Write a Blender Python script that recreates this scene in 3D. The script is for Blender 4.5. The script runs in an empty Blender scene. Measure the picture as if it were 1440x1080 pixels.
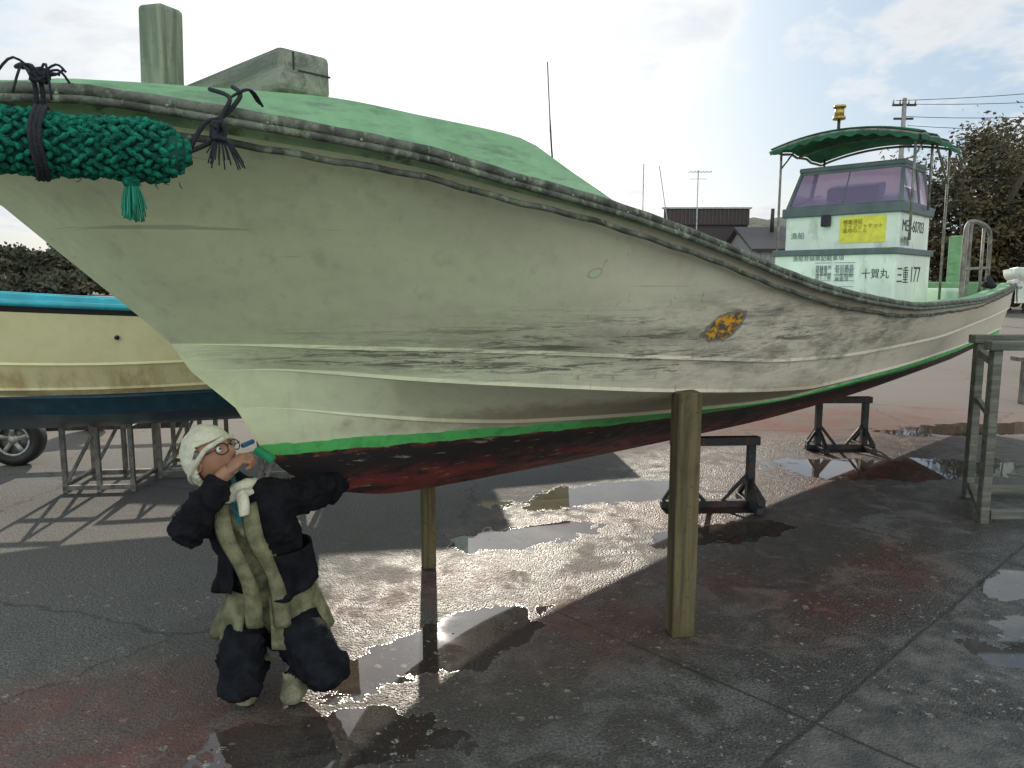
import bpy, bmesh, math, random
from mathutils import Vector, Matrix, noise as mnoise
random.seed(7)
scene=bpy.context.scene
COL=bpy.context.collection
# ---------------------------------------------------------------- helpers
def link(o,parent=None):
    COL.objects.link(o)
    if parent is not None: o.parent=parent
    return o
def empty(name,loc=(0,0,0),rotz=0.0):
    o=bpy.data.objects.new(name,None); o.location=loc; o.rotation_euler=(0,0,rotz); o.empty_display_size=0.2
    return link(o)
def meshobj(name,verts,faces,mat=None,parent=None,smooth=True,recalc=False):
    me=bpy.data.meshes.new(name); me.from_pydata([tuple(v) for v in verts],[],faces)
    if recalc:
        bm=bmesh.new(); bm.from_mesh(me); bmesh.ops.recalc_face_normals(bm,faces=bm.faces); bm.to_mesh(me); bm.free()
    if smooth: me.polygons.foreach_set('use_smooth',[True]*len(me.polygons))
    me.update()
    o=bpy.data.objects.new(name,me)
    if mat is not None:
        for m in (mat if isinstance(mat,(list,tuple)) else [mat]): me.materials.append(m)
    return link(o,parent)
def tube_geo(pts,r,seg=8,cap=True):
    pts=[Vector(p) for p in pts]; n=len(pts)
    rs=list(r) if isinstance(r,(list,tuple)) else [r]*n
    while len(rs)<n: rs.append(rs[-1])
    V=[];Fc=[]
    up=None
    for i,p in enumerate(pts):
        t=(pts[min(i+1,n-1)]-pts[max(i-1,0)])
        if t.length<1e-9: t=Vector((0,0,1))
        t.normalize()
        if up is None:
            a=Vector((0,0,1)) if abs(t.z)<0.9 else Vector((1,0,0))
            up=(a-t*a.dot(t)).normalized()
        else:
            up=(up-t*up.dot(t)).normalized()
        sd=t.cross(up)
        for k in range(seg):
            an=2*math.pi*k/seg
            V.append(p+(up*math.cos(an)+sd*math.sin(an))*rs[i])
    for i in range(n-1):
        for k in range(seg):
            a=i*seg+k;b=i*seg+(k+1)%seg
            Fc.append((a,b,b+seg,a+seg))
    if cap:
        Fc.append(tuple(reversed(range(seg)))); Fc.append(tuple(range((n-1)*seg,n*seg)))
    return V,Fc
def merge(geos):
    V=[];Fc=[]
    for v,f in geos:
        o=len(V); V+=v; Fc+=[tuple(i+o for i in q) for q in f]
    return V,Fc
def tube(name,pts,r,mat,parent=None,seg=8):
    v,f=tube_geo(pts,r,seg); return meshobj(name,v,f,mat,parent)
def tubes(name,lst,mat,parent=None,seg=8):
    v,f=merge([tube_geo(p,r,seg) for p,r in lst]); return meshobj(name,v,f,mat,parent)
def box_geo(c,s,R=None):
    V=[]
    for x in(-1,1):
        for y in(-1,1):
            for z in(-1,1):
                q=Vector((x*s[0]/2,y*s[1]/2,z*s[2]/2))
                if R: q=R@q
                V.append(q+Vector(c))
    return V,[(0,1,3,2),(4,6,7,5),(0,4,5,1),(2,3,7,6),(0,2,6,4),(1,5,7,3)]
def bevel(o,w=0.01,seg=2):
    m=o.modifiers.new('bev','BEVEL'); m.width=w; m.segments=seg; m.limit_method='ANGLE'
    return o
def boxes(name,lst,mat,parent=None,bev=0.006):
    v,f=merge([box_geo(*b) for b in lst]); o=meshobj(name,v,f,mat,parent,smooth=False)
    if bev: bevel(o,bev)
    return o
def beam(a,b,w,h=None):
    a=Vector(a);b=Vector(b);d=b-a;h=h or w
    R=d.to_track_quat('X','Z').to_matrix()
    return ((a+b)/2,(d.length,w,h),R)
def arc(pts,n=6):
    P=[Vector(p) for p in pts]; out=[]
    for i in range(len(P)-1):
        p0=P[max(i-1,0)];p1=P[i];p2=P[i+1];p3=P[min(i+2,len(P)-1)]
        for k in range(n):
            t=k/n
            out.append(0.5*((2*p1)+(p2-p0)*t+(2*p0-5*p1+4*p2-p3)*t*t+(3*p1-p0-3*p2+p3)*t**3))
    out.append(P[-1]); return out
def ico_geo(c,s,R=None,sub=2):
    bm=bmesh.new(); bmesh.ops.create_icosphere(bm,subdivisions=sub,radius=1)
    V=[]
    for v in bm.verts:
        q=Vector((v.co.x*s[0],v.co.y*s[1],v.co.z*s[2]))
        if R: q=R@q
        V.append(q+Vector(c))
    Fc=[tuple(v.index for v in f.verts) for f in bm.faces]; bm.free(); return V,Fc
# ---------------------------------------------------------------- node helper
class NB:
    def __init__(s,name):
        s.m=bpy.data.materials.new(name); s.m.use_nodes=True; s.nt=s.m.node_tree; s.nt.nodes.clear()
        s.out=s.n('ShaderNodeOutputMaterial'); s.tc=s.n('ShaderNodeTexCoord')
        s.obj=s.tc.outputs['Object']
    def n(s,t): return s.nt.nodes.new(t)
    def set(s,sock,v):
        if isinstance(v,bpy.types.NodeSocket): s.nt.links.new(v,sock)
        elif isinstance(v,(tuple,list)):
            v=tuple(v)
            if len(sock.default_value)==4 and len(v)==3: v=v+(1,)
            sock.default_value=v
        else: sock.default_value=v
    def math(s,op,a,b=0.0,c=None,clamp=False):
        x=s.n('ShaderNodeMath'); x.operation=op; x.use_clamp=clamp
        s.set(x.inputs[0],a); s.set(x.inputs[1],b)
        if c is not None: s.set(x.inputs[2],c)
        return x.outputs[0]
    def sep(s,v):
        x=s.n('ShaderNodeSeparateXYZ'); s.set(x.inputs[0],v); return x.outputs
    def comb(s,a,b,c):
        x=s.n('ShaderNodeCombineXYZ')
        for i,v in enumerate((a,b,c)): s.set(x.inputs[i],v)
        return x.outputs[0]
    def scale(s,v,sc,loc=(0,0,0),rot=(0,0,0)):
        x=s.n('ShaderNodeMapping'); s.set(x.inputs[0],v); x.inputs['Scale'].default_value=sc; x.inputs['Location'].default_value=loc; x.inputs['Rotation'].default_value=rot
        return x.outputs[0]
    def noise(s,v,sc,det=4,rough=0.55,dist=0.0):
        x=s.n('ShaderNodeTexNoise'); s.set(x.inputs['Vector'],v); x.inputs['Scale'].default_value=sc; x.inputs['Detail'].default_value=det
        x.inputs['Roughness'].default_value=rough; x.inputs['Distortion'].default_value=dist
        return x.outputs['Fac']
    def vor(s,v,sc,feat='F1'):
        x=s.n('ShaderNodeTexVoronoi'); x.feature=feat; s.set(x.inputs['Vector'],v); x.inputs['Scale'].default_value=sc
        return x.outputs['Distance']
    def ss(s,v,a,b,lo=0.0,hi=1.0):
        x=s.n('ShaderNodeMapRange'); x.interpolation_type='SMOOTHSTEP'; s.set(x.inputs[0],v)
        s.set(x.inputs[1],a); s.set(x.inputs[2],b); s.set(x.inputs[3],lo); s.set(x.inputs[4],hi)
        return x.outputs[0]
    def mix(s,f,a,b,bt='MIX'):
        x=s.n('ShaderNodeMix'); x.data_type='RGBA'; x.blend_type=bt
        s.set(x.inputs[0],f); s.set(x.inputs[6],a); s.set(x.inputs[7],b); return x.outputs[2]
    def ell(s,P,c,r,rot=0.0,soft=0.35,nz=None,amp=0.5):
        x,y=P
        dx=s.math('SUBTRACT',x,c[0]); dy=s.math('SUBTRACT',y,c[1])
        ca,sa=math.cos(rot),math.sin(rot)
        u=s.math('ADD',s.math('MULTIPLY',dx,ca/r[0]),s.math('MULTIPLY',dy,sa/r[0]))
        v=s.math('ADD',s.math('MULTIPLY',dx,-sa/r[1]),s.math('MULTIPLY',dy,ca/r[1]))
        d=s.math('SQRT',s.math('ADD',s.math('MULTIPLY',u,u),s.math('MULTIPLY',v,v)))
        if nz is not None: d=s.math('ADD',d,s.math('MULTIPLY',s.math('SUBTRACT',nz,0.5),amp*2))
        return s.ss(d,1.0+soft/2,1.0-soft/2)
    def bump(s,h,st=0.3,dist=0.01,prev=None):
        x=s.n('ShaderNodeBump'); s.set(x.inputs['Height'],h); s.set(x.inputs['Strength'],st); x.inputs['Distance'].default_value=dist
        if prev is not None: s.set(x.inputs['Normal'],prev)
        return x.outputs[0]
    def bsdf(s,col,rough=0.5,metal=0.0,spec=0.5,normal=None,coat=0.0,trans=0.0,alpha=None):
        x=s.n('ShaderNodeBsdfPrincipled'); s.set(x.inputs['Base Color'],col); s.set(x.inputs['Roughness'],rough); s.set(x.inputs['Metallic'],metal)
        s.set(x.inputs['Specular IOR Level'],spec); s.set(x.inputs['Coat Weight'],coat); s.set(x.inputs['Transmission Weight'],trans)
        if normal is not None: s.set(x.inputs['Normal'],normal)
        if alpha is not None: s.set(x.inputs['Alpha'],alpha)
        s.nt.links.new(x.outputs[0],s.out.inputs[0]); return s.m
def simple(name,col,rough=0.5,metal=0.0,var=0.25,sc=8,bumpst=0.15,bsc=40,spec=0.5,dirt=None):
    b=NB(name); nz=b.noise(b.obj,sc,3)
    dark=tuple(c*(1-var) for c in col); lite=tuple(min(1,c*(1+var)) for c in col)
    c=b.mix(b.ss(nz,0.3,0.7),dark,lite)
    if dirt:
        c=b.mix(b.ss(b.noise(b.scale(b.obj,(1,1,0.4)),sc*1.7,4,0.65),0.52,0.7),c,dirt)
    return b.bsdf(c,b.ss(nz,0.2,0.8,rough*0.85,min(1,rough*1.15)),metal,spec,b.bump(b.noise(b.obj,bsc,2),bumpst,0.01))
# ---------------------------------------------------------------- materials
def mat_hull():
    b=NB('hull_paint'); P=b.obj; x,y,z=b.sep(P)
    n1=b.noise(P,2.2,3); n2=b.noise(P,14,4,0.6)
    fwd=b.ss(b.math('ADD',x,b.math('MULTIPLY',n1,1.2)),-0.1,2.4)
    paint=b.mix(fwd,(0.80,0.90,0.57),(0.68,0.62,0.50))  # bow-to-aft tint: bounced green light plus dirt fading, put into the colour
    paint=b.mix(b.ss(n2,0.35,0.75,0.0,0.25),paint,(0.57,0.56,0.42))
    paint=b.mix(b.ss(b.noise(b.scale(P,(1.2,1.2,2.5)),1.5,5,0.65),0.45,0.75,0.0,0.28),paint,(0.50,0.48,0.36))
    st=b.noise(b.scale(P,(14,14,0.8)),1.0,4,0.6)
    paint=b.mix(b.ss(st,0.52,0.78,0,0.32),paint,(0.40,0.38,0.28))
    dr=b.noise(b.scale(P,(30,30,1.6),loc=(3,0,1)),1.0,3,0.6)
    paint=b.mix(b.math('MULTIPLY',b.ss(dr,0.64,0.72,0,0.55),b.ss(x,0.2,1.2)),paint,(0.36,0.24,0.12))
    XZ=(x,z)
    reg=b.ell(XZ,(1.45,1.35),(1.25,0.15),0.0,1.2,n1,0.25)
    reg2=b.ell(XZ,(2.35,1.34),(1.6,0.22),0.0,1.2,n1,0.3)
    s1=b.noise(b.scale(P,(2.2,2.2,26),rot=(0,0.05,0)),1.0,6,0.75,0.6)
    s2=b.noise(b.scale(P,(3.5,3.5,46),rot=(0,-0.12,0)),1.0,6,0.8,0.9)
    scr=b.math('MAXIMUM',b.ss(s1,0.53,0.62),b.math('MULTIPLY',b.ss(s2,0.53,0.59),0.8))
    blot=b.ss(b.noise(b.scale(P,(1.5,1.5,6)),2.0,6,0.7),0.42,0.64)
    sc=b.math('MULTIPLY',reg,b.math('MAXIMUM',scr,b.math('MULTIPLY',blot,0.45)))
    sc2=b.math('MULTIPLY',reg2,b.math('ADD',b.math('MULTIPLY',blot,0.7),b.math('MULTIPLY',scr,0.4)))
    sca=b.math('MAXIMUM',sc,sc2)
    reg3=b.ell(XZ,(0.70,1.285),(0.85,0.05),-0.05,0.9,n2,0.3)
    sca=b.math('MAXIMUM',sca,b.math('MULTIPLY',reg3,b.ss(s2,0.50,0.56)))
    paint=b.mix(b.math('MULTIPLY',sca,0.82),paint,(0.09,0.085,0.07))
    hl=b.noise(b.scale(P,(1.1,1.1,60),rot=(0,0.03,0)),1.0,3,0.6,0.4)
    paint=b.mix(b.ss(hl,0.68,0.72,0,0.4),paint,(0.2,0.2,0.15))
    low=b.ell(XZ,(1.6,1.02),(1.2,0.075),0.02,0.8,n2,0.6)
    paint=b.mix(b.math('MULTIPLY',low,0.65),paint,(0.26,0.19,0.11))
    yp=b.ell(XZ,(1.50,1.415),(0.105,0.052),0.25,0.12,n2,0.6)
    yr=b.ell(XZ,(1.50,1.415),(0.125,0.065),0.25,0.12,n2,0.5)
    ycol=b.mix(b.ss(b.noise(P,30,4,0.7),0.42,0.56),(0.80,0.40,0.03),(0.12,0.10,0.08))
    paint=b.mix(b.math('MULTIPLY',yr,0.7),paint,(0.09,0.09,0.08)); paint=b.mix(yp,paint,ycol)
    fp=b.ell(XZ,(0.74,1.64),(0.020,0.015),0,0.2,n2,0.1); fr_=b.ell(XZ,(0.74,1.64),(0.026,0.020),0,0.3,n2,0.1)
    paint=b.mix(b.math('MULTIPLY',fr_,.4),paint,(0.2,0.22,0.17)); paint=b.mix(fp,paint,(0.60,0.74,0.52))
    lo=b.math('ADD',b.math('MULTIPLY',x,0.0172),0.893)
    lo=b.math('ADD',lo,b.math('MULTIPLY',b.math('SUBTRACT',b.noise(P,9,3),0.5),0.03))
    gr=b.mix(b.ss(n2,0.45,0.7,0,0.5),(0.12,0.56,0.15),(0.06,0.24,0.08))
    wl=b.math('SUBTRACT',z,lo)
    c=b.mix(b.ss(wl,0.052,0.048),paint,gr)
    rn=b.noise(b.scale(P,(2.5,2.5,9)),1.6,7,0.72,0.5)
    dz=b.math('SUBTRACT',lo,z)
    redm=b.math('MULTIPLY',b.ss(rn,0.42,0.56),b.ss(dz,0.08,0.2))
    bot=b.mix(redm,(0.032,0.026,0.026),(0.22,0.045,0.04))
    bot=b.mix(b.math('MULTIPLY',b.ss(b.noise(b.scale(P,(6,6,30)),1.3,6,0.75),0.60,0.66),0.7),bot,(0.42,0.36,0.28))
    edge=b.math('MULTIPLY',b.ss(dz,0.035,0.0),b.ss(n2,0.45,0.6))
    bot=b.mix(edge,bot,(0.16,0.05,0.03))
    isb=b.ss(wl,0.002,-0.002)
    c=b.mix(isb,c,bot)
    ro=b.math('ADD',b.ss(n2,0.3,0.7,0.55,0.72),b.math('MULTIPLY',sca,0.2))
    bm_=b.bump(b.noise(P,3.0,2),0.22,0.03)
    bm_=b.bump(b.noise(P,60,2),0.12,0.004,bm_)
    return b.bsdf(c,ro,0,0.3,bm_)
def mat_hull2():
    b=NB('cream_hull_paint'); P=b.obj; x,y,z=b.sep(P); n1=b.noise(P,3,3); n2=b.noise(P,12,4,0.6)
    c=b.mix(b.ss(n2,0.35,0.7,0,0.5),(0.84,0.79,0.46),(0.72,0.64,0.34))
    st=b.ss(b.noise(b.scale(P,(5,5,1.6)),1.2,5,0.65),0.42,0.68)
    low=b.ell((x,z),(1.8,0.98),(3.2,0.10),0,0.9,n1,0.5)
    c=b.mix(b.math('MULTIPLY',low,b.math('ADD',b.math('MULTIPLY',st,0.5),0.2)),c,(0.34,0.21,0.08))
    c=b.mix(b.ss(z,0.902,0.898),c,b.mix(b.ss(n2,0.4,0.7),(0.012,0.055,0.085),(0.022,0.085,0.12)))
    return b.bsdf(c,0.4,0,0.4,b.bump(n1,0.2,0.02))
def mat_wood(name,a,c2,rough=0.75,ax=2):
    b=NB(name); sc=[22,22,22]; sc[ax]=1.3
    g=b.noise(b.scale(b.obj,tuple(sc)),1.0,6,0.65,0.6); n=b.noise(b.obj,3,4)
    c=b.mix(b.ss(g,0.35,0.65),a,c2); c=b.mix(b.ss(n,0.5,0.75,0,0.6),c,tuple(v*0.35 for v in a))
    c=b.mix(b.ss(b.noise(b.obj,35,4,.7),.55,.7,0,.5),c,tuple(v*0.5 for v in a))
    return b.bsdf(c,rough,0,0.3,b.bump(g,0.9,0.008))
def mat_green():
    b=NB('green_deck_paint'); n=b.noise(b.obj,9,4,0.65); g=b.noise(b.scale(b.obj,(3,3,14)),2,5,0.7)
    c=b.mix(b.ss(n,0.3,0.7),(0.20,0.39,0.20),(0.27,0.46,0.26)); c=b.mix(b.ss(g,0.46,0.72,0,0.75),c,(0.13,0.19,0.13))
    return b.bsdf(c,0.6,0,0.25,b.bump(n,0.25,0.012))
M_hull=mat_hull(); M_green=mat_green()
M_rub=simple('grey_rubber',(0.115,0.125,0.10),0.7,0,0.5,16,0.6,50,0.2,(0.27,0.33,0.22))
M_stripgreen=simple('pale_green_paint',(0.38,0.60,0.32),0.5,0,0.25,9,0.2,60,0.4,(0.14,0.20,0.12))
M_steel=simple('dark_painted_steel',(0.035,0.035,0.038),0.6,0.2,0.5,10,0.5,60,dirt=(0.12,0.05,0.03))
M_galv=simple('galvanised_steel',(0.42,0.43,0.42),0.45,0.5,0.3,12,0.3,60,dirt=(0.2,0.15,0.1))
M_bolt=simple('weathered_bolt',(0.28,0.29,0.26),0.6,0.4,0.3,40)
M_lat=simple('aged_galvanised_steel',(0.22,0.21,0.19),0.6,0.3,0.4,12,0.4,60,dirt=(0.14,0.09,0.06))
M_white=simple('white_gelcoat',(0.78,0.84,0.74),0.4,0,0.08,4,0.05,30,0.5,(0.55,0.6,0.5))
M_whitegreen=simple('mint_gelcoat',(0.60,0.78,0.62),0.38,0,0.1,4,0.08,30)
M_darkgrey=simple('dark_grey_trim',(0.10,0.13,0.13),0.45,0,0.2,6)
M_black=simple('black_plastic',(0.015,0.015,0.016),0.5,0,0.3,8)
M_timber=mat_wood('weathered_timber',(0.16,0.19,0.14),(0.31,0.35,0.26))
M_timber_y=mat_wood('weathered_beam_timber',(0.16,0.18,0.14),(0.32,0.34,0.27),ax=1)
M_prop=mat_wood('mossy_prop_timber',(0.075,0.062,0.032),(0.165,0.135,0.07))
M_greywood=mat_wood('grey_wood',(0.10,0.105,0.085),(0.20,0.20,0.165),ax=0)
M_tarp=simple('green_canopy_fabric',(0.035,0.13,0.07),0.9,0,0.3,6,0.5,90,0.2)
M_yellow=simple('yellow_sticker',(0.80,0.72,0.08),0.5,0,0.1,20)
M_ink=simple('black_lettering',(0.03,0.035,0.04),0.6,0,0.1)
M_inkg=simple('grey_lettering',(0.13,0.17,0.17),0.6,0,0.1)
M_paper=simple('white_label',(0.76,0.80,0.74),0.6,0,0.05)
M_gold=simple('brass_lamp',(0.55,0.36,0.12),0.3,0.7,0.2)
M_teal=simple('teal_rail_paint',(0.03,0.38,0.46),0.4,0,0.2,5)
M_cream2=mat_hull2()
M_rope=simple('green_rope',(0.012,0.17,0.11),0.9,0,0.6,60,0.8,220,0.15)
M_cord=simple('black_cord',(0.02,0.022,0.03),0.85,0,0.4,60,0.6,200)
M_whrope=simple('white_rope',(0.6,0.6,0.56),0.85,0,0.2,60,0.6,200)
def mat_glass():
    b=NB('purple_tinted_glass'); return b.bsdf((0.42,0.30,0.50),0.08,0,0.6,None,0.0,0.65)
M_glass=mat_glass()
# ---------------------------------------------------------------- loft tools
def her(T,s,k):
    n=len(T)
    if s<=T[0][0]: return T[0][k]
    if s>=T[-1][0]: return T[-1][k]
    sl=[]
    d=[(T[i+1][k]-T[i][k])/(T[i+1][0]-T[i][0]) for i in range(n-1)]
    for i in range(n):
        if i==0: sl.append(d[0])
        elif i==n-1: sl.append(d[-1])
        else: sl.append(0.0 if d[i-1]*d[i]<=0 else 2*d[i-1]*d[i]/(d[i-1]+d[i]))
    for i in range(n-1):
        if s<=T[i+1][0]:
            h=T[i+1][0]-T[i][0]; t=(s-T[i][0])/h
            return ((2*t**3-3*t*t+1)*T[i][k]+(t**3-2*t*t+t)*h*sl[i]+(-2*t**3+3*t*t)*T[i+1][k]+(t**3-t*t)*h*sl[i+1])
def boat_shell(parent,C,send,mats,ncol=100,deckz=None,stem_k=0.667,split=0.93,pow_=1.5):
    def at(T,u):
        g=u**pow_; s=T[0][0]+(send-T[0][0])*g
        return Vector((s,max(0,her(T,s,1)),her(T,s,2)))
    fr=[0.12,0.25,0.4,0.55,0.7,0.82,split]
    rows=[]
    for i in range(ncol+1):
        u=i/ncol
        k0=at(C['K0'],u); c1=at(C['C1'],u); c2=at(C['C2'],u); c3=at(C['C3'],u); c4=at(C['C4'],u); r=at(C['R'],u)
        L=[k0, Vector(((k0.x+c1.x)/2,(k0.y+c1.y)*0.5,k0.z+(c1.z-k0.z)*0.40)),c1]
        for c in (c2,c3,c4):
            e=min(1,c.y/0.3)
            L.append(Vector((c.x,max(0,c.y-0.010*e),c.z-0.006*e))); L.append(Vector((c.x,c.y+0.006*e,c.z-0.003*e)))
            L.append(Vector((c.x,c.y,c.z+0.012*e)))
        s0=C['C4'][0][0]; s1=C['R'][0][0]
        for f in fr:
            st=s0-stem_k*f if f<=0.75 else (s0-stem_k*0.75)+(s1-(s0-stem_k*0.75))*((f-0.75)/0.25)
            s=st+(send-st)*(u**pow_)
            fl=0.42+0.85*min(1,max(0,s+0.95)/1.1) if s<0.3 else max(1.0,1.27-(s-.3)*.12)
            bb=c4.y+(r.y-c4.y)*(f**fl); zz=c4.z+(r.z-c4.z)*f
            L.append(Vector((s,bb,zz)))
        L.append(r); rows.append(L)
    m=len(rows[0]); V=[];Fc=[];mi=[]
    for side in (1,-1):
        o=len(V)
        for L in rows:
            for p in L: V.append((p.x,-p.y*side,p.z))
        for i in range(ncol):
            for j in range(m-1):
                a=o+i*m+j
                Fc.append((a,a+m,a+m+1,a+1) if side==1 else (a,a+1,a+m+1,a+m)); mi.append(1 if j==m-2 else 0)
    tp=[ncol*m+j for j in range(m)]; ts=[m*(ncol+1)+ncol*m+j for j in range(m)]
    for j in range(m-1):
        Fc.append((tp[j],ts[j],ts[j+1],tp[j+1])); mi.append(0)
    h=meshobj('hull',V,Fc,[mats[0],mats[1]],parent)
    h.data.polygons.foreach_set('material_index',mi)
    bm=bmesh.new(); bm.from_mesh(h.data)
    bmesh.ops.remove_doubles(bm,verts=bm.verts,dist=0.0004)
    for e in bm.edges:
        if len(e.link_faces)==2 and e.calc_face_angle(0)>math.radians(28): e.smooth=False
    bmesh.ops.recalc_face_normals(bm,faces=bm.faces)
    bm.to_mesh(h.data); bm.free()
    def hb(s,z):
        pts=[]
        for k in('K0','C1','C2','C3','C4','R'):
            T=C[k]; pts.append((0.0 if s<T[0][0] else max(0,her(T,s,1)),her(T,s,2)))
        for a,b in zip(pts,pts[1:]):
            if a[1]<=z<=b[1] and b[1]>a[1]:
                t=(z-a[1])/(b[1]-a[1])
                return a[0]+(b[0]-a[0])*(t**1.3)
        return pts[0][0] if z<pts[0][1] else pts[-1][0]
    V=[];Fc=[];RR=[]
    for i in range(ncol+1):
        u=i/ncol; r=at(C['R'],u); t=at(C['T'],u)
        dz=deckz(t.x); zm=(t.z+dz)/2
        b1=max(0,min(t.y-.085,hb(t.x,zm)-.07)); bd=max(0,min(b1,t.y-.09,hb(t.x,dz)-.09))
        L=[r+Vector((0,0,0.001)),Vector((t.x,t.y,t.z-0.012)),Vector((t.x,max(0,t.y-0.012),t.z)),Vector((t.x,max(0,t.y-0.06),t.z)),Vector((t.x,max(0,t.y-0.07),t.z-0.01)),
           Vector((t.x,b1,zm)),Vector((t.x,bd,dz)),Vector((t.x,0,dz+0.02))]
        RR.append(L)
    m=8
    for side in(1,-1):
        o=len(V)
        for L in RR:
            for p in L: V.append((p.x,-p.y*side,p.z))
        for i in range(ncol):
            for j in range(m-1):
                a=o+i*m+j; Fc.append((a,a+m,a+m+1,a+1) if side==1 else (a,a+1,a+m+1,a+m))
    a=ncol*m; b2=m*(ncol+1)+ncol*m
    Fc.append((a,a+3,b2+3,b2)) ; Fc.append((a+3,a+6,b2+6,b2+3))
    dk=meshobj('bulwark_and_deck',V,Fc,mats[2],parent)
    bm=bmesh.new(); bm.from_mesh(dk.data); bmesh.ops.remove_doubles(bm,verts=bm.verts,dist=0.0004)
    for e in bm.edges:
        if len(e.link_faces)==2 and e.calc_face_angle(0)>math.radians(30): e.smooth=False
    bm.to_mesh(dk.data); bm.free()
    return at
# ================================================================ MAIN FISHING BOAT
ANG=math.radians(46.4)
boat=empty('fishing_boat',(-1.0,3.1,0),ANG)
C={
'K0':[(-.03,0,.91),(.05,0,.82),(.19,0,.73),(.33,0,.67),(.65,0,.60),(1.34,0,.56),(2.24,0,.52),(3.68,0,.48),(6.28,0,.50),(8.6,0,.53)],
'C1':[(-.045,0,.925),(.24,.14,.91),(.70,.36,.90),(1.08,.54,.90),(1.6,.74,.905),(3.14,1.0,.91),(5,1.08,.93),(7,.98,.96),(8.6,.86,.98)],
'C2':[(-.15,0,1.11),(-.03,.05,1.10),(.32,.24,1.045),(.65,.41,1.0),(.95,.57,.98),(1.6,.86,.975),(2.5,1.12,.98),(4,1.16,1.0),(7,1.02,1.03),(8.6,.9,1.04)],
'C3':[(-.32,0,1.27),(-.05,.11,1.262),(.15,.27,1.242),(.40,.49,1.212),(.87,.84,1.17),(1.28,1.07,1.135),(2.16,1.22,1.065),(2.57,1.24,1.045),(3.64,1.25,1.05),(5.3,1.18,1.06),(7,1.06,1.08),(8.6,.92,1.10)],
'C4':[(-.39,0,1.38),(-.11,.18,1.365),(.13,.37,1.35),(.40,.58,1.338),(.66,.77,1.325),(1.24,1.12,1.285),(2.17,1.27,1.22),(3.02,1.30,1.20),(4.21,1.31,1.21),(6.15,1.18,1.25),(7.5,1.08,1.29),(8.6,.98,1.33)],
'R':[(-1.22,0,2.08),(-1.205,.26,2.08),(-1.14,.45,2.08),(-1.01,.58,2.08),(-.87,.67,2.085),(-.7,.77,2.07),(-.53,.88,2.045),(-.3,.98,2.02),(-.05,1.08,1.985),(.18,1.14,1.945),(.61,1.24,1.875),(.99,1.32,1.80),(1.49,1.37,1.70),(1.73,1.39,1.65),(2.14,1.42,1.585),(2.75,1.45,1.52),(3.69,1.44,1.47),(5.3,1.36,1.475),(7,1.2,1.53),(8.6,1.02,1.60)],
'T':[(-1.18,0,2.13),(-1.16,.24,2.13),(-1.09,.40,2.125),(-.98,.50,2.125),(-.83,.59,2.14),(-.67,.69,2.14),(-.29,.89,2.14),(.01,1.0,2.115),(.32,1.08,2.09),(.39,1.09,2.08),(.54,1.14,2.0),(.72,1.17,1.925),(.86,1.22,1.85),(1.0,1.26,1.81),(1.49,1.31,1.71),(2.14,1.35,1.60),(2.75,1.38,1.535),(3.69,1.37,1.485),(5.3,1.29,1.49),(7,1.13,1.545),(8.6,.95,1.615)],
}
def dz_(s):
    t=min(1,max(0,(s-0.3)/0.12)); return 2.02*(1-t)+1.25*t
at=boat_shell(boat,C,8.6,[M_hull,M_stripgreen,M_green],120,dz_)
for side,nm in((1,'port'),(-1,'starboard')):
    top=[];mid=[];low=[]
    for i in range(141):
        r=at(C['R'],i/140); c4=at(C['C4'],i/140)
        wb=.0025*math.sin(i*1.7)+.002*math.sin(i*.6)
        top.append((r.x-(0.02 if i==0 else 0),-(r.y+0.010)*side,r.z+.002+wb*.5))
        f=1-min(0.5,0.066/(r.z-c4.z)); bb=c4.y+(r.y-c4.y)*(f**1.2)
        low.append((r.x+0.01,-(bb+0.010)*side,r.z-0.068+wb))
        mid.append((r.x,-(r.y+0.018)*side,r.z-0.022))
    tubes('rub_rail_'+nm,[(top,0.016),(mid,0.011),(low,0.010)],M_rub,boat,10)
    acc=0; gs=[]; last=Vector(top[0])
    for p in top[1:]:
        p=Vector(p); acc+=(p-last).length; last=p
        if acc>0.22: acc=0; gs.append(ico_geo(p+Vector((0,-0.016*side,-0.012)),(0.006,0.004,0.006),None,1))
    v,f=merge(gs); meshobj('rail_bolts_'+nm,v,f,M_bolt,boat)
bevel(boxes('samson_post',[((-.447,-.2,2.28),(.10,.105,.44),Matrix.Rotation(math.radians(4),3,'X')@Matrix.Rotation(0.35,3,'Z'))],M_timber,boat,0),0.016,3)
bevel(boxes('bow_beam',[((-.27,0.02,2.222),(.175,1.62,.125))],M_timber_y,boat,0),0.018,3)
boxes('beam_split',[((-.24,-0.79,2.225),(.11,.004,.005)),((-.31,-.79,2.25),(.005,.004,.05))],M_black,boat,0)
tube('whip_antenna',arc([(2.93,.9,1.3),(2.9,.9,2.0),(2.84,.92,2.6),(2.8,.93,3.2)]),[0.010]*7+[0.007]*7+[0.004]*5,M_steel,boat,6)
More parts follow.
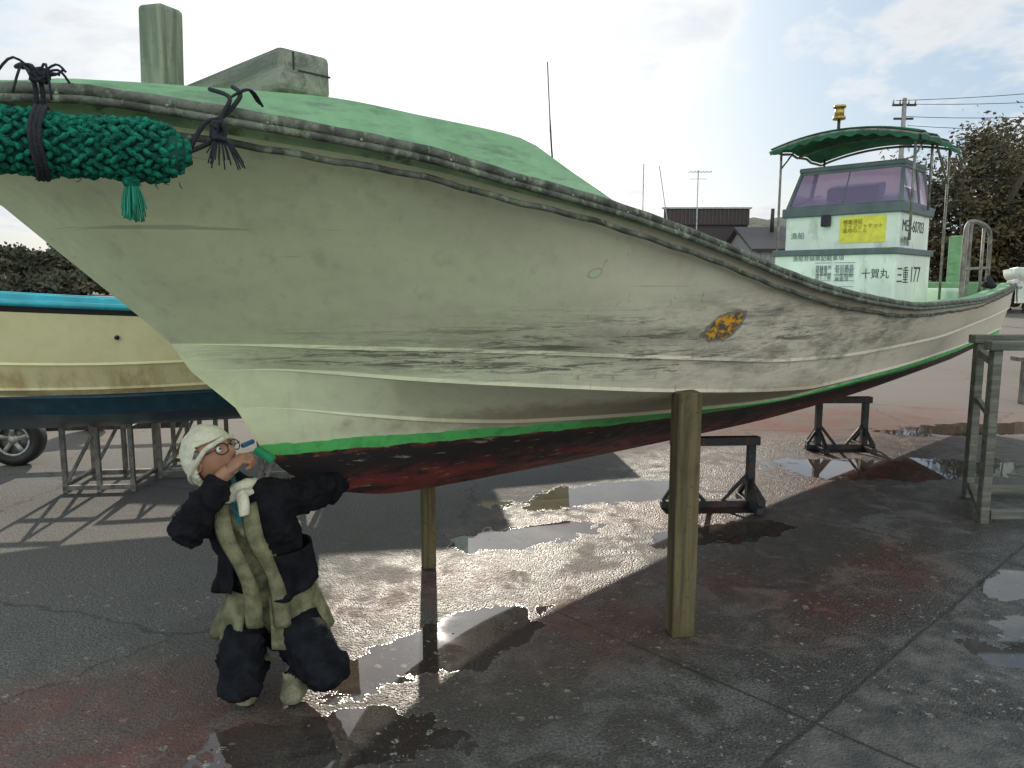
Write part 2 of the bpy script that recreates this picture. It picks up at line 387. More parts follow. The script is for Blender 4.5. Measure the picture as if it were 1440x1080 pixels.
# ---- cabin / console
boxes('console_base',[((6.37,-.02,1.55),(1.06,1.14,.70))],M_white,boat,0.02)
boxes('console_top',[((6.45,-.02,2.09),(.90,1.08,.38))],M_white,boat,0.02)
boxes('trim_band',[((6.37,-.02,1.90),(1.10,1.18,.06)),((6.45,-.02,2.30),(.96,1.14,.09))],M_darkgrey,boat,0.01)
def prism(x0,x1,x2,x3,y,z0,z1):
    return [(x0,-y-.02,z0),(x1,-y-.02,z0),(x1,y-.02,z0),(x0,y-.02,z0),(x2,-y*.9-.02,z1),(x3,-y*.9-.02,z1),(x3,y*.9-.02,z1),(x2,y*.9-.02,z1)]
v=prism(6.02,6.85,6.20,6.80,.53,2.345,2.70)
meshobj('windshield_glass',v,[(3,0,4,7),(0,1,5,4),(2,3,7,6)],M_glass,boat,smooth=False)
fr=[(0,4),(3,7),(1,5),(2,6),(4,7),(4,5),(6,7),(5,6),(0,3),(0,1),(3,2)]
boxes('windshield_frame',[beam(v[a],v[b],0.035) for a,b in fr]+[beam((6.02,-.02,2.345),(6.20,-.02,2.70),0.012),beam((6.55,-.55,2.345),(6.57,-.5,2.70),0.025)],M_darkgrey,boat,0.004)
boxes('cabin_roof',[((6.5,-.02,2.73),(.66,1.0,.05))],M_darkgrey,boat,0.015)
boxes('console_interior',[((6.6,0.0,2.42),(.3,.5,.14))],M_black,boat,0.02)
V=[];Fc=[];nx,ny=10,14
for i in range(nx+1):
    for j in range(ny+1):
        x=5.98+1.27*i/nx; y=-.68+1.38*j/ny; yy=(j/ny-.5)*2; xx=(i/nx-.5)*2
        V.append((x,y,3.08-0.11*yy*yy-0.03*xx*xx+0.012*math.sin(i*2.1)))
for i in range(nx):
    for j in range(ny):
        a=i*(ny+1)+j; Fc.append((a,a+1,a+ny+2,a+ny+1))
cn=meshobj('canopy',V,Fc,M_tarp,boat); sm=cn.modifiers.new('s','SOLIDIFY'); sm.thickness=0.012
v0=[];n_=ny+1
for j in range(ny+1): v0.append(Vector(V[j])+Vector((-.005,0,-.02)))
vN=[Vector(V[nx*n_+j])+Vector((.005,0,-.02)) for j in range(ny+1)]
vM=[Vector(V[5*n_+j])+Vector((0,0,-.025)) for j in range(ny+1)]
e1=[Vector(V[i*n_])+Vector((0,-.005,-.02)) for i in range(nx+1)]; e2=[Vector(V[i*n_+ny])+Vector((0,.005,-.02)) for i in range(nx+1)]
poles=[(v0,.013),(vN,.013),(vM,.013),(e1,.013),(e2,.013)]
for x,y,zb in((6.05,-.63,2.0),(6.05,.62,1.6),(7.15,-.63,1.3),(7.15,.62,1.3),(6.6,-.62,2.3)):
    poles.append(([(x,y,zb),(x,y,2.98)],.013))
poles+=[([(6.05,-.63,2.75),(6.35,-.64,2.96)],.009),([(6.05,.62,2.75),(6.35,.62,2.96)],.009),([(7.15,-.63,2.6),(6.6,-.64,2.96)],.012)]
tubes('canopy_frame',poles,M_lat,boat,8)
V=[];Fc=[]
pts=[p for p in v0]; 
for k in range(len(pts)*4-3):
    i=k//4; t=(k%4)/4; p=pts[i].lerp(pts[min(i+1,len(pts)-1)],t); dr=.045+.012*math.sin(k*1.1)
    V+=[p+Vector((-.008,0,.01)),p+Vector((-.012,0,-dr))]
for k in range(len(V)//2-1): Fc.append((2*k,2*k+1,2*k+3,2*k+2))
o=len(V)
for i,p in enumerate(e1):
    V+=[p+Vector((0,-.010,.01)),p+Vector((0,-.014,-.045-.01*math.sin(i*2)))]
for k in range(len(e1)-1): Fc.append((o+2*k,o+2*k+1,o+2*k+3,o+2*k+2))
meshobj('canopy_valance',V,Fc,M_tarp,boat)
tubes('beacon_stem',[([(6.2,.12,3.02),(6.2,.12,3.20)],.016)],M_steel,boat)
tubes('beacon_lamp',[([(6.2,.12,3.19),(6.2,.12,3.215)],.06),([(6.2,.12,3.215),(6.2,.12,3.30)],.045),([(6.2,.12,3.30),(6.2,.12,3.32)],.06)],M_gold,boat,14)
def panel(nm,x,y0,y1,z0,z1,mat): boxes(nm,[((x,(y0+y1)/2,(z0+z1)/2),(.006,abs(y1-y0),z1-z0))],mat,boat,0)
panel('yellow_sticker',5.998,-.44,-.02,1.99,2.235,M_yellow)
panel('label_table',5.837,-.02,.13,1.52,1.80,M_paper); panel('label_table',5.837,-.24,-.05,1.52,1.80,M_paper)
boxes('front_lamp',[((5.96,.10,2.20),(.07,.08,.10))],M_black,boat,.01)
def text(nm,s,loc,size,mat,front=True,sx=1.0):
    cu=bpy.data.curves.new(nm,'FONT'); cu.body=s; cu.size=size; cu.extrude=0.001; cu.space_line=0.9
    o=bpy.data.objects.new(nm,cu); cu.materials.append(mat)
    if front: R=Matrix(((0,0,-1),(-1,0,0),(0,1,0)))
    else: R=Matrix(((1,0,0),(0,0,-1),(0,1,0)))
    link(o,boat); o.matrix_local=Matrix.Translation(loc)@R.to_4x4()@Matrix.Diagonal((sx,1,1,1))
text('label_heading','漁船登録票記載事項',(5.838,.36,1.825),.055,M_inkg,True,1.0)
text('label_lines','登録番号\n船籍港\n漁業種類\n総トン数',(5.832,.125,1.745),.038,M_inkg)
text('label_lines','許可番号\n有効期間\n小型船舶\n検査済',(5.832,-.06,1.745),.043,M_inkg)
text('bow_notice','漁船',(5.998,.46,2.05),.07,M_inkg)
text('sticker_text','検査済証\nライフジャケット\n着用のこと',(5.99,-.05,2.17),.046,simple('brown_lettering',(0.35,0.25,0.03),0.6))
text('registration_text','ME3-60703',(6.06,-.562,2.09),.15,M_ink,False,.95)
text('boat_name','十賀丸',(5.838,-.30,1.66),.095,M_ink,True,.85)
text('home_port_text','三重',(5.89,-.592,1.62),.17,M_ink,False,1.0)
text('boat_number_text','177',(6.27,-.592,1.62),.21,M_ink,False,1.0)
text('hull_marking','小型船',(6.02,-.562,1.965),.09,M_inkg,False,1.0)
boxes('label_grid',[((5.833,.055,1.52+.056*i),(.003,.15,.004)) for i in range(6)]+[((5.833,-.145,1.52+.056*i),(.003,.19,.004)) for i in range(6)],M_inkg,boat,0)
tubes('stern_rail',[(arc([(7.25,-.8,1.3),(7.25,-.8,2.0),(7.33,-.8,2.2),(7.6,-.82,2.24),(8.3,-.78,2.2),(8.42,-.78,2.0),(8.42,-.78,1.3)],5),.022),
  (arc([(7.45,-.8,1.3),(7.45,-.8,2.15),(7.5,-.8,2.22)],3),.02),([(7.25,-.8,1.75),(8.42,-.78,1.78)],.015),([(8.0,-.8,1.3),(8.0,-.8,2.2)],.015),
  (arc([(7.25,.8,1.3),(7.25,.8,2.0),(7.33,.8,2.2),(7.6,.82,2.24),(8.3,.78,2.2),(8.42,.78,2.0),(8.42,.78,1.3)],5),.018)],M_lat,boat,10)
boxes('stern_locker',[((8.45,-.45,1.85),(.22,.14,.6)),((8.45,.5,1.7),(.22,.14,.5)),((8.3,0,1.5),(.4,1.5,.25))],M_green,boat,.02)
boxes('aft_hatch',[((7.6,-.3,1.38),(.6,.7,.35)),((5.2,-.1,1.36),(.9,.9,.28))],M_whitegreen,boat,.03)
tubes('black_mooring_gear',[(arc([(6.95,-1.15,1.57),(7.0,-1.08,1.66),(7.08,-1.1,1.58),(6.98,-1.05,1.6)]),.03)],M_cord,boat,6)
tubes('stern_rope',[(arc([(8.45,-1.07+.03*math.sin(k*2.2),1.60+.05*math.cos(k*1.7)) if k%2 else (8.35+.03*k%0.2,-1.0,1.62) for k in range(8)]),.022)],M_whrope,boat,6)
# ================================================================ ROPE FENDER
fend=empty('rope_fender',(-1.0,3.1,0),ANG)
path=arc([(-1.38,-.36,1.955),(-1.26,-.60,1.945),(-1.07,-.755,1.93),(-.87,-.845,1.925),(-.69,-.92,1.925)],14)
def frame(P,i):
    t=(P[min(i+1,len(P)-1)]-P[max(i-1,0)]).normalized(); up=Vector((0,0,1)); up=(up-t*up.dot(t)).normalized(); return t,up,t.cross(up)
L=[0]
for i in range(1,len(path)): L.append(L[-1]+(path[i]-path[i-1]).length)
tot=L[-1]; geos=[]
rows_=int(tot/0.017); NA=18
for r_ in range(rows_):
    dd=(r_+.5)*tot/rows_
    i=max(k for k in range(len(L)) if L[k]<=dd); i=min(i,len(path)-2)
    p=path[i].lerp(path[i+1],(dd-L[i])/(L[i+1]-L[i])); t,up,sd=frame(path,i)
    rad=0.066*min(1,math.sqrt(max(0.05,(tot-dd)/0.07)))*(1+.03*math.sin(dd*24))
    for k in range(NA):
        an=2*math.pi*(k+(.5 if r_%2 else 0))/NA+.05*math.sin(r_*.7)
        o=up*math.cos(an)+sd*math.sin(an); tg=t.cross(o)
        sg=1 if k%2 else -1
        ax=(t*math.cos(.75)+tg*sg*math.sin(.75)+o*random.uniform(-.15,.15)).normalized()
        R=Matrix((ax,o.cross(ax),o)).transposed()
        s_=random.uniform(.82,1.15)
        geos.append(ico_geo(p+o*(rad+random.uniform(-.005,.005)),(.019*s_,.0095*s_,.010),R,1))
for k in range(160):   # loose fibres
    i=random.randrange(2,len(path)-3); t,up,sd=frame(path,i); an=random.uniform(0,6.28); o=up*math.cos(an)+sd*math.sin(an); p=path[i]+o*.070
    q=p+o*random.uniform(.006,.018)+t*random.uniform(-.02,.02)+up*random.uniform(-.012,.004)
    geos.append(tube_geo([p,(p+q)/2+o*.004,q],.0010,3))
v,f=merge(geos); meshobj('braid',v,f,M_rope,fend)
tubes('core',[(path,[0.062]*(len(path)-5)+[.058,.05,.04,.03,.02])],simple('dark_green_rope_core',(0.006,0.07,0.05),0.9),fend,14)
tip=Vector((-.82,-.88,1.85)); ts=[]
for k in range(70):
    a=random.uniform(0,6.28); rr=random.uniform(0,.034)
    q=tip+Vector((math.cos(a)*rr,math.sin(a)*rr,-.075+random.uniform(-.025,.015)))
    ts.append((arc([tip+Vector((0,0,.03)),tip+Vector((math.cos(a)*.010,math.sin(a)*.010,0)),tip.lerp(q,.5)+Vector((math.cos(a)*.008,math.sin(a)*.008,0)),q],3),.0018))
tubes('tassel',ts,simple('bright_green_rope',(0.02,0.30,0.19),0.8),fend,4)
meshobj('tassel_knot',*ico_geo(tip,(.022,.022,.022),None,2),M_rope,fend)
def cordset(i):
    p=path[i];t,up,sd=frame(path,i); lst=[]
    for q in(-.009,0.0,.009):
        lst.append(([p+t*(q+.004*math.sin(k))+(up*math.cos(k*2*math.pi/20)+sd*math.sin(k*2*math.pi/20))*.083 for k in range(21)],.0055))
    top=p+Vector((-.0,.03,.165)); 
    for q in(-.008,.006):
        lst.append((arc([p+up*.083+t*q,p+Vector((0,-.005,.13))+t*q,top+t*q+Vector((0,.03,.02)),top+t*q+Vector((0,.10,.03))],5),.0055))
    kn=p+Vector((0,-.012,.15))
    for k in range(6): 
        a=random.uniform(0,6.28); lst.append((arc([kn+Vector((.018*math.cos(a+j*1.3),-.006*j*.6,.014*math.sin(a*1.7+j*1.5))) for j in range(5)],4),.006))
    for k in range(7):
        a=random.uniform(-.09,.09); lst.append((arc([kn,kn+Vector((a*.6,-.02,random.uniform(0,.03))),kn+Vector((a,-.02,random.uniform(-.06,.02)))],4),.003))
    return lst
v=cordset(int(len(path)*.60))
en=path[-1]; rl=Vector((-.575,-.885,2.06))
ly=[(arc([en+Vector((-.01,0,0)),en.lerp(rl,.4)+Vector((.02,-.02,-.01)),en.lerp(rl,.75)+Vector((0,-.03,0)),rl+Vector((0,-.03,.02)),rl+Vector((.0,.08,.06))],6),.006),
    (arc([en+Vector((0,0,.01)),en.lerp(rl,.5)+Vector((-.02,-.03,.01)),rl+Vector((-.02,-.03,-.03)),rl+Vector((.03,-.03,.03)),rl+Vector((.06,.07,.075))],6),.006)]
kn=en.lerp(rl,.45)+Vector((.015,-.03,.0))
for k in range(10):
    a=random.uniform(0,6.28); ly.append((arc([kn+Vector((.016*math.cos(a+j*1.4),-.004*j,.022*math.sin(a*1.3+j*1.2))) for j in range(5)],4),.0062))
for k in range(26):
    a=random.uniform(-.035,.07); ly.append((arc([kn+Vector((0,0,-.01)),kn+Vector((a*.5,-.012,-.03)),kn+Vector((a,-.01,-.055-random.uniform(0,.04)))],4),.0018))
for k in range(5):
    a=random.uniform(0,1); ly.append((arc([rl+Vector((0,-.03,.02)),rl+Vector((.03+.03*a,-.03,.05)),rl+Vector((.06+.05*a,0,.05-.03*a))],4),.003))
tubes('lashing_cords',v+ly,M_cord,fend,6)
# ================================================================ PROPS AND STANDS
def prop(px,py,h,w,rz):
    e=empty('wooden_prop',(px,py,0),rz)
    o=boxes('timber',[((0,0,h/2),(w,w,h))],M_prop,e,0); bevel(o,.008)
    return e
prop(.775,3.33,1.13,.108,.12); prop(-.475,4.16,.86,.075,.3)
def steel_stand(cx,cy,w,h,rz=0,mat=None,name='boat_stand'):
    e=empty(name,(cx,cy,0),rz); t=.055; L=[]
    L.append(beam((-w/2-.1,0,.03),(w/2+.1,0,.03),t,.05))
    for sx in(-1,1):
        x=sx*w/2*.95
        L.append(beam((x,0,.055),(x,0,h),t)); L.append(beam((x,-.22,.028),(x,.22,.028),t*.9,.045))
        L.append(beam((x,-.2,.06),(x,-.02,h*.45),.03)); L.append(beam((x,.2,.06),(x,.02,h*.45),.03))
        L.append(beam((x-sx*.02,0,.24),(x-sx*w*.36,0,.05),.025))
        L.append(beam((x+sx*.02,0,.18),(x+sx*.1,0,.055),.025))
    L.append(beam((-w/2-.04,0,h+.03),(w/2+.04,0,h+.03),t*1.3,.06))
    boxes('frame',L,mat or M_steel,e,.004)
    return e
steel_stand(1.45,5.32,.56,.46,.05); steel_stand(3.2,7.26,.48,.46,.03)
tr=empty('steel_trestle',(3.18,4.97,0),0); e1=Vector((.27,.62,0)); e2=Vector((1.5,-.04,0)); L=[]
for a in(0,1):
    for b in(0,1):
        p=e1*a+e2*b; L.append(beam(p,p+Vector((0,0,1.17)),.06))
    L.append(beam(e1*a+Vector((-.06,0,1.2)),e1*a+e2+Vector((.06,0,1.2)),.09,.06)); L.append(beam(e1*a+Vector((.04,0,.06)),e1*a+e2+Vector((-.04,0,.06)),.06))
for b in(0,1):
    L.append(beam(e2*b+Vector((0,.04,1.10)),e1+e2*b+Vector((0,-.04,1.10)),.05)); L.append(beam(e2*b+Vector((0,.04,.1)),e1+e2*b+Vector((0,-.04,.1)),.05)); L.append(beam(e2*b+Vector((0,.04,.75)),e1+e2*b+Vector((0,-.04,.75)),.035))
boxes('frame',L,M_greywood,tr,.005)
# ================================================================ LEFT BOAT
b2=empty('added_shade_boat',(-4.6,4.9,0),math.radians(20))
C2={
'K0':[(-.2,0,.85),(0,0,.75),(.5,0,.64),(1,0,.58),(3.4,0,.56)],
'C1':[(-.25,0,.88),(0,.15,.85),(1,.5,.78),(2,.65,.75),(3.4,.58,.77)],
'C2':[(-.3,0,.95),(0,.22,.93),(1,.62,.90),(2,.75,.88),(3.4,.64,.89)],
'C3':[(-.35,0,1.05),(0,.3,1.02),(1,.7,.96),(2,.8,.94),(3.4,.68,.95)],
'C4':[(-.6,0,1.25),(0,.45,1.2),(1,.78,1.13),(2,.86,1.1),(3.4,.72,1.12)],
'R':[(-1.1,0,1.75),(-.95,.35,1.72),(-.4,.65,1.65),(.5,.85,1.55),(1.5,.93,1.475),(2.8,.88,1.41),(3.4,.8,1.4)],
'T':[(-1.05,0,1.77),(-.9,.30,1.74),(-.4,.58,1.67),(.5,.78,1.57),(1.5,.85,1.495),(2.8,.80,1.43),(3.4,.72,1.42)]}
at2=boat_shell(b2,C2,3.4,[M_cream2,M_black,M_teal],60,lambda s:1.1 if s>.6 else 1.4,split=.88)
for side in(1,-1):
    pts=[];
    for i in range(61):
        r=at2(C2['R'],i/60); pts.append((r.x,-(r.y+.01)*side,r.z+.01))
    tubes('rail_trim',[(pts,.02)],M_teal,b2,8)
tubes('deck_light',[([(2.25,.1,1.12),(2.25,.1,1.55)],.02),([(2.25,.1,1.55),(2.25,.1,1.64)],.04)],M_gold,b2,8)
tubes('drain_hole',[([(1.95,-.91,1.27),(1.95,-.84,1.27)],.014)],M_black,b2,10)
def lattice(cx,cy,w,dp,h,rz):
    e=empty('boat_stand',(cx,cy,0),rz); L=[]; t=.035
    for sx in(-1,0,1):
        for sy in(-1,1):
            L.append(beam((sx*w/2,sy*dp/2,0),(sx*w/2,sy*dp/2,h-.02),t))
    for sy in(-1,1):
        for z in(.04,h): L.append(beam((-w/2-.02,sy*dp/2,z),(w/2+.02,sy*dp/2,z),t))
        L.append(beam((-w/2,sy*dp/2+.003,.06),(0,sy*dp/2+.003,h-.03),t*.7))
    for sx in(-1,1):
        for z in(.06,h-.04): L.append(beam((sx*w/2,-dp/2,z),(sx*w/2,dp/2,z),t*.9))
    boxes('frame',L,M_lat,e,.003)
lattice(-3.22,5.98,.5,.5,.54,.1); lattice(-2.75,6.45,.45,.5,.54,.2); lattice(-1.75,5.95,.5,.5,.54,.3); lattice(-3.95,5.1,.4,.4,.56,.3)
shade_boat=empty('added_shade_boat',(-2.35,9.75,0),math.radians(8))  # unseen boat behind the main hull, added to shade the ground
boat_shell(shade_boat,C2,3.0,[M_cream2,M_black,M_teal],50,lambda s:1.1 if s>.6 else 1.4,split=.88)
boxes('shade_wheelhouse',[((1.15,0,1.62),(1.15,1.1,1.05)),((1.15,0,2.17),(1.3,1.25,.06))],M_white,shade_boat,.04)  # height added so this unseen boat's shadow reaches further
boxes('shade_wheelhouse_window',[((1.15,-.56,1.85),(.8,.02,.3)),((.565,0,1.85),(.02,.8,.3))],M_black,shade_boat,.01)
lattice(-2.0,9.8,.5,.5,.56,.1); lattice(-.2,10.05,.5,.5,.54,.1)  # stands under the added boat
trl=empty('boat_trailer',(-4.43,6.75,0),math.radians(9))
def wheel(nm,loc,r,w):
    N=36; prof=[(r*.62,-w/2),(r*.9,-w/2),(r*.98,-w*.4),(r,-w*.25),(r,w*.25),(r*.98,w*.4),(r*.9,w/2),(r*.62,w/2),(r*.6,0)]
    V=[];Fc=[]
    for k in range(N):
        a=2*math.pi*k/N
        for pr,py in prof: V.append((loc[0]+pr*math.cos(a),loc[1]+py,loc[2]+pr*math.sin(a)))
    m=len(prof)
    for k in range(N):
        for j in range(m): Fc.append((k*m+j,((k+1)%N)*m+j,((k+1)%N)*m+(j+1)%m,k*m+(j+1)%m))
    meshobj(nm+'_tyre',V,Fc,M_black,trl)
    g=[tube_geo([(loc[0],loc[1]-w*.42,loc[2]),(loc[0],loc[1]+w*.3,loc[2])],r*.2,16),tube_geo([(loc[0]+r*.58*math.cos(2*math.pi*k/24),loc[1]-w*.4,loc[2]+r*.58*math.sin(2*math.pi*k/24)) for k in range(25)],r*.06,6)]
    for k in range(5):
        a=2*math.pi*k/5+.3; g.append(box_geo((loc[0]+r*.38*math.cos(a),loc[1]-w*.36,loc[2]+r*.38*math.sin(a)),(r*.45,.02,r*.16),Matrix.Rotation(-a,3,'Y')))
    g.append(tube_geo([(loc[0],loc[1]-w*.15,loc[2]),(loc[0],loc[1],loc[2])],r*.6,24))
    v,f=merge(g); meshobj(nm+'_rim',v,f,M_galv,trl)
wheel('near',(0,-.12,.235),.235,.16); wheel('far',(0.05,1.5,.235),.235,.16)
boxes('chassis',[beam((-.9,.1,.29),(1.4,.1,.29),.06),beam((-.9,1.2,.29),(1.4,1.2,.29),.06),beam((0,-.05,.235),(0,1.5,.235),.05),beam((1.3,.1,.29),(1.3,1.2,.29),.06)],M_steel,trl,.004)
# ================================================================ RIGHT BACKGROUND BOAT + BENCH
b3=empty('motorboat',(9.0,12.4,0.1),math.radians(15))
boat_shell(b3,C2,3.4,[M_white,M_white,M_white],50,lambda s:1.2,split=.9)
v=[(.8,-.6,1.5),(2.2,-.6,1.45),(2.2,.6,1.45),(.8,.6,1.5),(1.4,-.45,2.1),(2.1,-.45,2.1),(2.1,.45,2.1),(1.4,.45,2.1)]
o=meshobj('cabin',v,[(0,1,2,3),(4,7,6,5),(0,4,5,1),(1,5,6,2),(2,6,7,3),(3,7,4,0)],M_white,b3,False); bevel(o,.04)
boxes('window_strip',[((1.65,0,1.81),(.62,1.12,.2))],simple('blue_window',(0.08,0.13,0.3),.15),b3,.03)
lst=[]
for x in(-.3,.3,.9): lst.append(([(x,-.6,1.5),(x,-.6,2.0)],.012))
lst.append((arc([(-.9,-.2,2.0),(-.3,-.6,2.0),(.9,-.6,2.0)],5),.014)); tubes('pulpit_rail',lst,M_galv,b3,6)
for (bx,by) in((6.9,9.9),(9.8,12.6)):
    be=empty('work_bench',(bx,by,0),.15); L=[((.9,0,.62),(2.2,.5,.06))]
    for x in(0,.9,1.8):
        for y in(-.2,.2): L.append(beam((x,y,0),(x,y,.59),.08))
    L.append(beam((0,-.2,.25),(1.8,-.2,.25),.06)); boxes('frame',L,M_lat,be,.006)
steel_stand(10.2,12.7,1.0,.6,.2,M_galv)
# ================================================================ PERSON
def M_cloth(name,col,sc=18,var=.35): return simple(name,col,.95,0,var,sc,.6,160,.10)
M_navy=M_cloth('dark_jacket',(0.013,0.013,0.016)); M_trou=M_cloth('dark_trousers',(0.013,0.014,0.018)); M_olive=M_cloth('olive_jacket',(0.19,0.185,0.11)); M_boot=M_cloth('pale_boot',(0.26,0.25,0.17))
M_towel=M_cloth('cream_towel',(0.70,0.68,0.53),30,.12); M_blueshirt=M_cloth('teal_shirt',(0.05,0.20,0.24)); M_sole=M_cloth('dark_sole',(0.05,0.035,0.03))
def mat_skin():
    b=NB('skin'); n=b.noise(b.obj,30,3); return b.bsdf(b.mix(n,(0.30,0.15,0.09),(0.43,0.23,0.145)),.5,0,.4,b.bump(n,.2,.003))
M_skin=mat_skin()
per=empty('crouching_person',(0,0,0))
J=[((-.975,2.98,.26),.152),((-.985,2.95,.42),.152),((-1.0,2.91,.59),.160),((-1.03,2.885,.715),.140),((-1.075,2.87,.81),.070),((-1.11,2.865,.88),.058),
((-1.165,2.85,.73),.088),((-1.20,2.66,.69),.066),((-1.075,2.76,.885),.045),
((-.905,2.93,.75),.088),((-.80,3.14,.745),.066),((-.77,3.40,.70),.045),
((-1.06,2.93,.22),.108),((-1.0,2.59,.115),.080),((-1.03,2.90,.105),.056),
((-.90,2.94,.23),.108),((-.655,2.65,.135),.083),((-.845,2.90,.11),.056),
((-1.005,2.66,.044),.048),((-.835,2.66,.044),.048),
((-1.035,2.74,.18),.104),((-.775,2.78,.19),.106)]
E=[(0,1),(1,2),(2,3),(3,4),(4,5),(3,6),(6,7),(7,8),(3,9),(9,10),(10,11),(0,12),(12,20),(20,13),(13,14),(0,15),(15,21),(21,16),(16,17),(14,18),(17,19)]
me=bpy.data.meshes.new('body'); me.from_pydata([j[0] for j in J],E,[]); body=bpy.data.objects.new('body_tmp',me); COL.objects.link(body)
sk=body.modifiers.new('skin','SKIN'); sk.use_smooth_shade=True
if not len(me.skin_vertices): me.skin_vertices.new()
sv=me.skin_vertices[0].data
for i,j in enumerate(J): sv[i].radius=(j[1],j[1]*(.92 if i<4 else 1)); sv[i].use_root=(i==0)
ss_=body.modifiers.new('sub','SUBSURF'); ss_.levels=4; ss_.render_levels=4
dg=bpy.context.evaluated_depsgraph_get(); ev=body.evaluated_get(dg); nm=bpy.data.meshes.new_from_object(ev); bpy.data.objects.remove(body)
def segd(p,a,b):
    ab=b-a;t=max(0,min(1,(p-a).dot(ab)/ab.length_squared)); return (p-(a+ab*t)).length,t
JV=[Vector(j[0]) for j in J]; JR=[j[1] for j in J]
norms=[v.normal.copy() for v in nm.vertices]
def ridge(q): return 1-abs(mnoise.noise(q))*2
for v in nm.vertices:
    p=v.co.copy()
    w=mnoise.noise(p*8+Vector((3,1,2)))*.018
    w+=.015*(max(0,ridge(Vector((p.x*8+2,p.y*8,p.z*15+p.x*10))))**4)-.004
    w+=.008*(max(0,ridge(Vector((p.x*16-p.z*8,p.y*14,p.z*22+4))))**4)
    w+=.003*mnoise.noise(p*34)
    if p.z<.1: w*=.35
    if (p-JV[5]).length<.09: w*=.3
    v.co=p+norms[v.index]*w
    if v.co.z<.004: v.co.z=.004
for m in(M_navy,M_trou,M_olive,M_boot,M_towel,M_blueshirt,M_sole): nm.materials.append(m)
for pl in nm.polygons:
    p=pl.center; best=min(((segd(p,JV[a],JV[b])[0]/((JR[a]+JR[b])/2),(a,b)) for a,b in E)); bn=best[1]
    n_=pl.normal; k=0
    if bn in((0,12),(12,20),(20,13),(13,14),(0,15),(15,21),(21,16),(16,17)): k=1
    if bn in((14,18),(17,19)): k=3 if p.z>.028 else 6
    if bn in((13,14),(16,17)) and ((p-JV[14]).length<.09 or (p-JV[17]).length<.09): k=3 if p.z>.028 else 6
    if bn in((4,5),): k=4
    if bn in((0,1),(1,2),(2,3),(3,4),(0,12),(0,15)):
        xc=-1.045+(.76-p.z)*.38; wd=.035+(.8-p.z)*.13
        if p.z<.38 and p.z>.22 and p.y>2.80: k=2
        elif n_.y<-.25 and abs(p.x-xc)<wd: k=2
        if n_.y<-.3 and p.z>.70 and abs(p.x-(xc+.005))<.022: k=5
    pl.material_index=k; pl.use_smooth=True
bo=bpy.data.objects.new('body',nm); link(bo,per)
def ringcloth(name,c,top,bot,z0,z1,mat,gap=None,n=80,rows=9,wob=.012,th=.008):
    V=[];Fc=[]
    a0,a1=(gap if gap else (0,2*math.pi))
    for i in range(rows+1):
        t=i/rows
        for k in range(n+1):
            a=a0+(a1-a0)*k/n; rx=top[0]+(bot[0]-top[0])*t; ry=top[1]+(bot[1]-top[1])*t
            wv=wob*t*(math.sin(a*7+i*.3)+.6*math.sin(a*13+1)+1.2*mnoise.noise(Vector((a*3,i*.4,z0*9)))); z=z0+(z1-z0)*t+.018*t*math.sin(a*3+1)
            V.append((c[0]+(rx+wv)*math.cos(a),c[1]+(ry+wv)*math.sin(a),z))
    for i in range(rows):
        for k in range(n):
            q=i*(n+1)+k; Fc.append((q,q+1,q+n+2,q+n+1))
    o=meshobj(name,V,Fc,mat,per); s=o.modifiers.new('s','SOLIDIFY'); s.thickness=th; return o
ringcloth('olive_hem',(-.975,2.95),(.160,.155),(.228,.19),.41,.21,M_olive,(-1.35,4.45))
ringcloth('dark_jacket_hem',(-.985,2.93),(.170,.165),(.184,.176),.57,.41,M_navy,(-1.15,4.25),wob=.012)
def strip(name,pts,w,mat,nrm=(0,-1,0)):
    P=arc(pts,6);V=[];Fc=[]
    for i,p in enumerate(P):
        t=(P[min(i+1,len(P)-1)]-P[max(i-1,0)]).normalized(); s=t.cross(Vector(nrm)).normalized(); ww=w*(1+.12*math.sin(i*.35))
        V+= [p-s*ww/2+Vector((0,.012,0)),p-s*ww/4+Vector((0,-.004,0)),p+s*ww/4+Vector((0,-.006,0)),p+s*ww/2+Vector((0,.012,0))]
    for i in range(len(P)-1):
        for k in range(3): a=i*4+k; Fc.append((a,a+1,a+5,a+4))
    o=meshobj(name,V,Fc,mat,per); s=o.modifiers.new('s','SOLIDIFY'); s.thickness=.006; return o
strip('olive_lapel',[(-1.10,2.765,.775),(-1.07,2.715,.68),(-1.015,2.71,.56),(-.985,2.725,.45),(-.985,2.745,.30)],.062,M_olive)
strip('olive_lapel',[(-1.0,2.785,.775),(-.965,2.735,.66),(-.92,2.74,.55),(-.895,2.76,.44),(-.885,2.77,.29)],.062,M_olive)
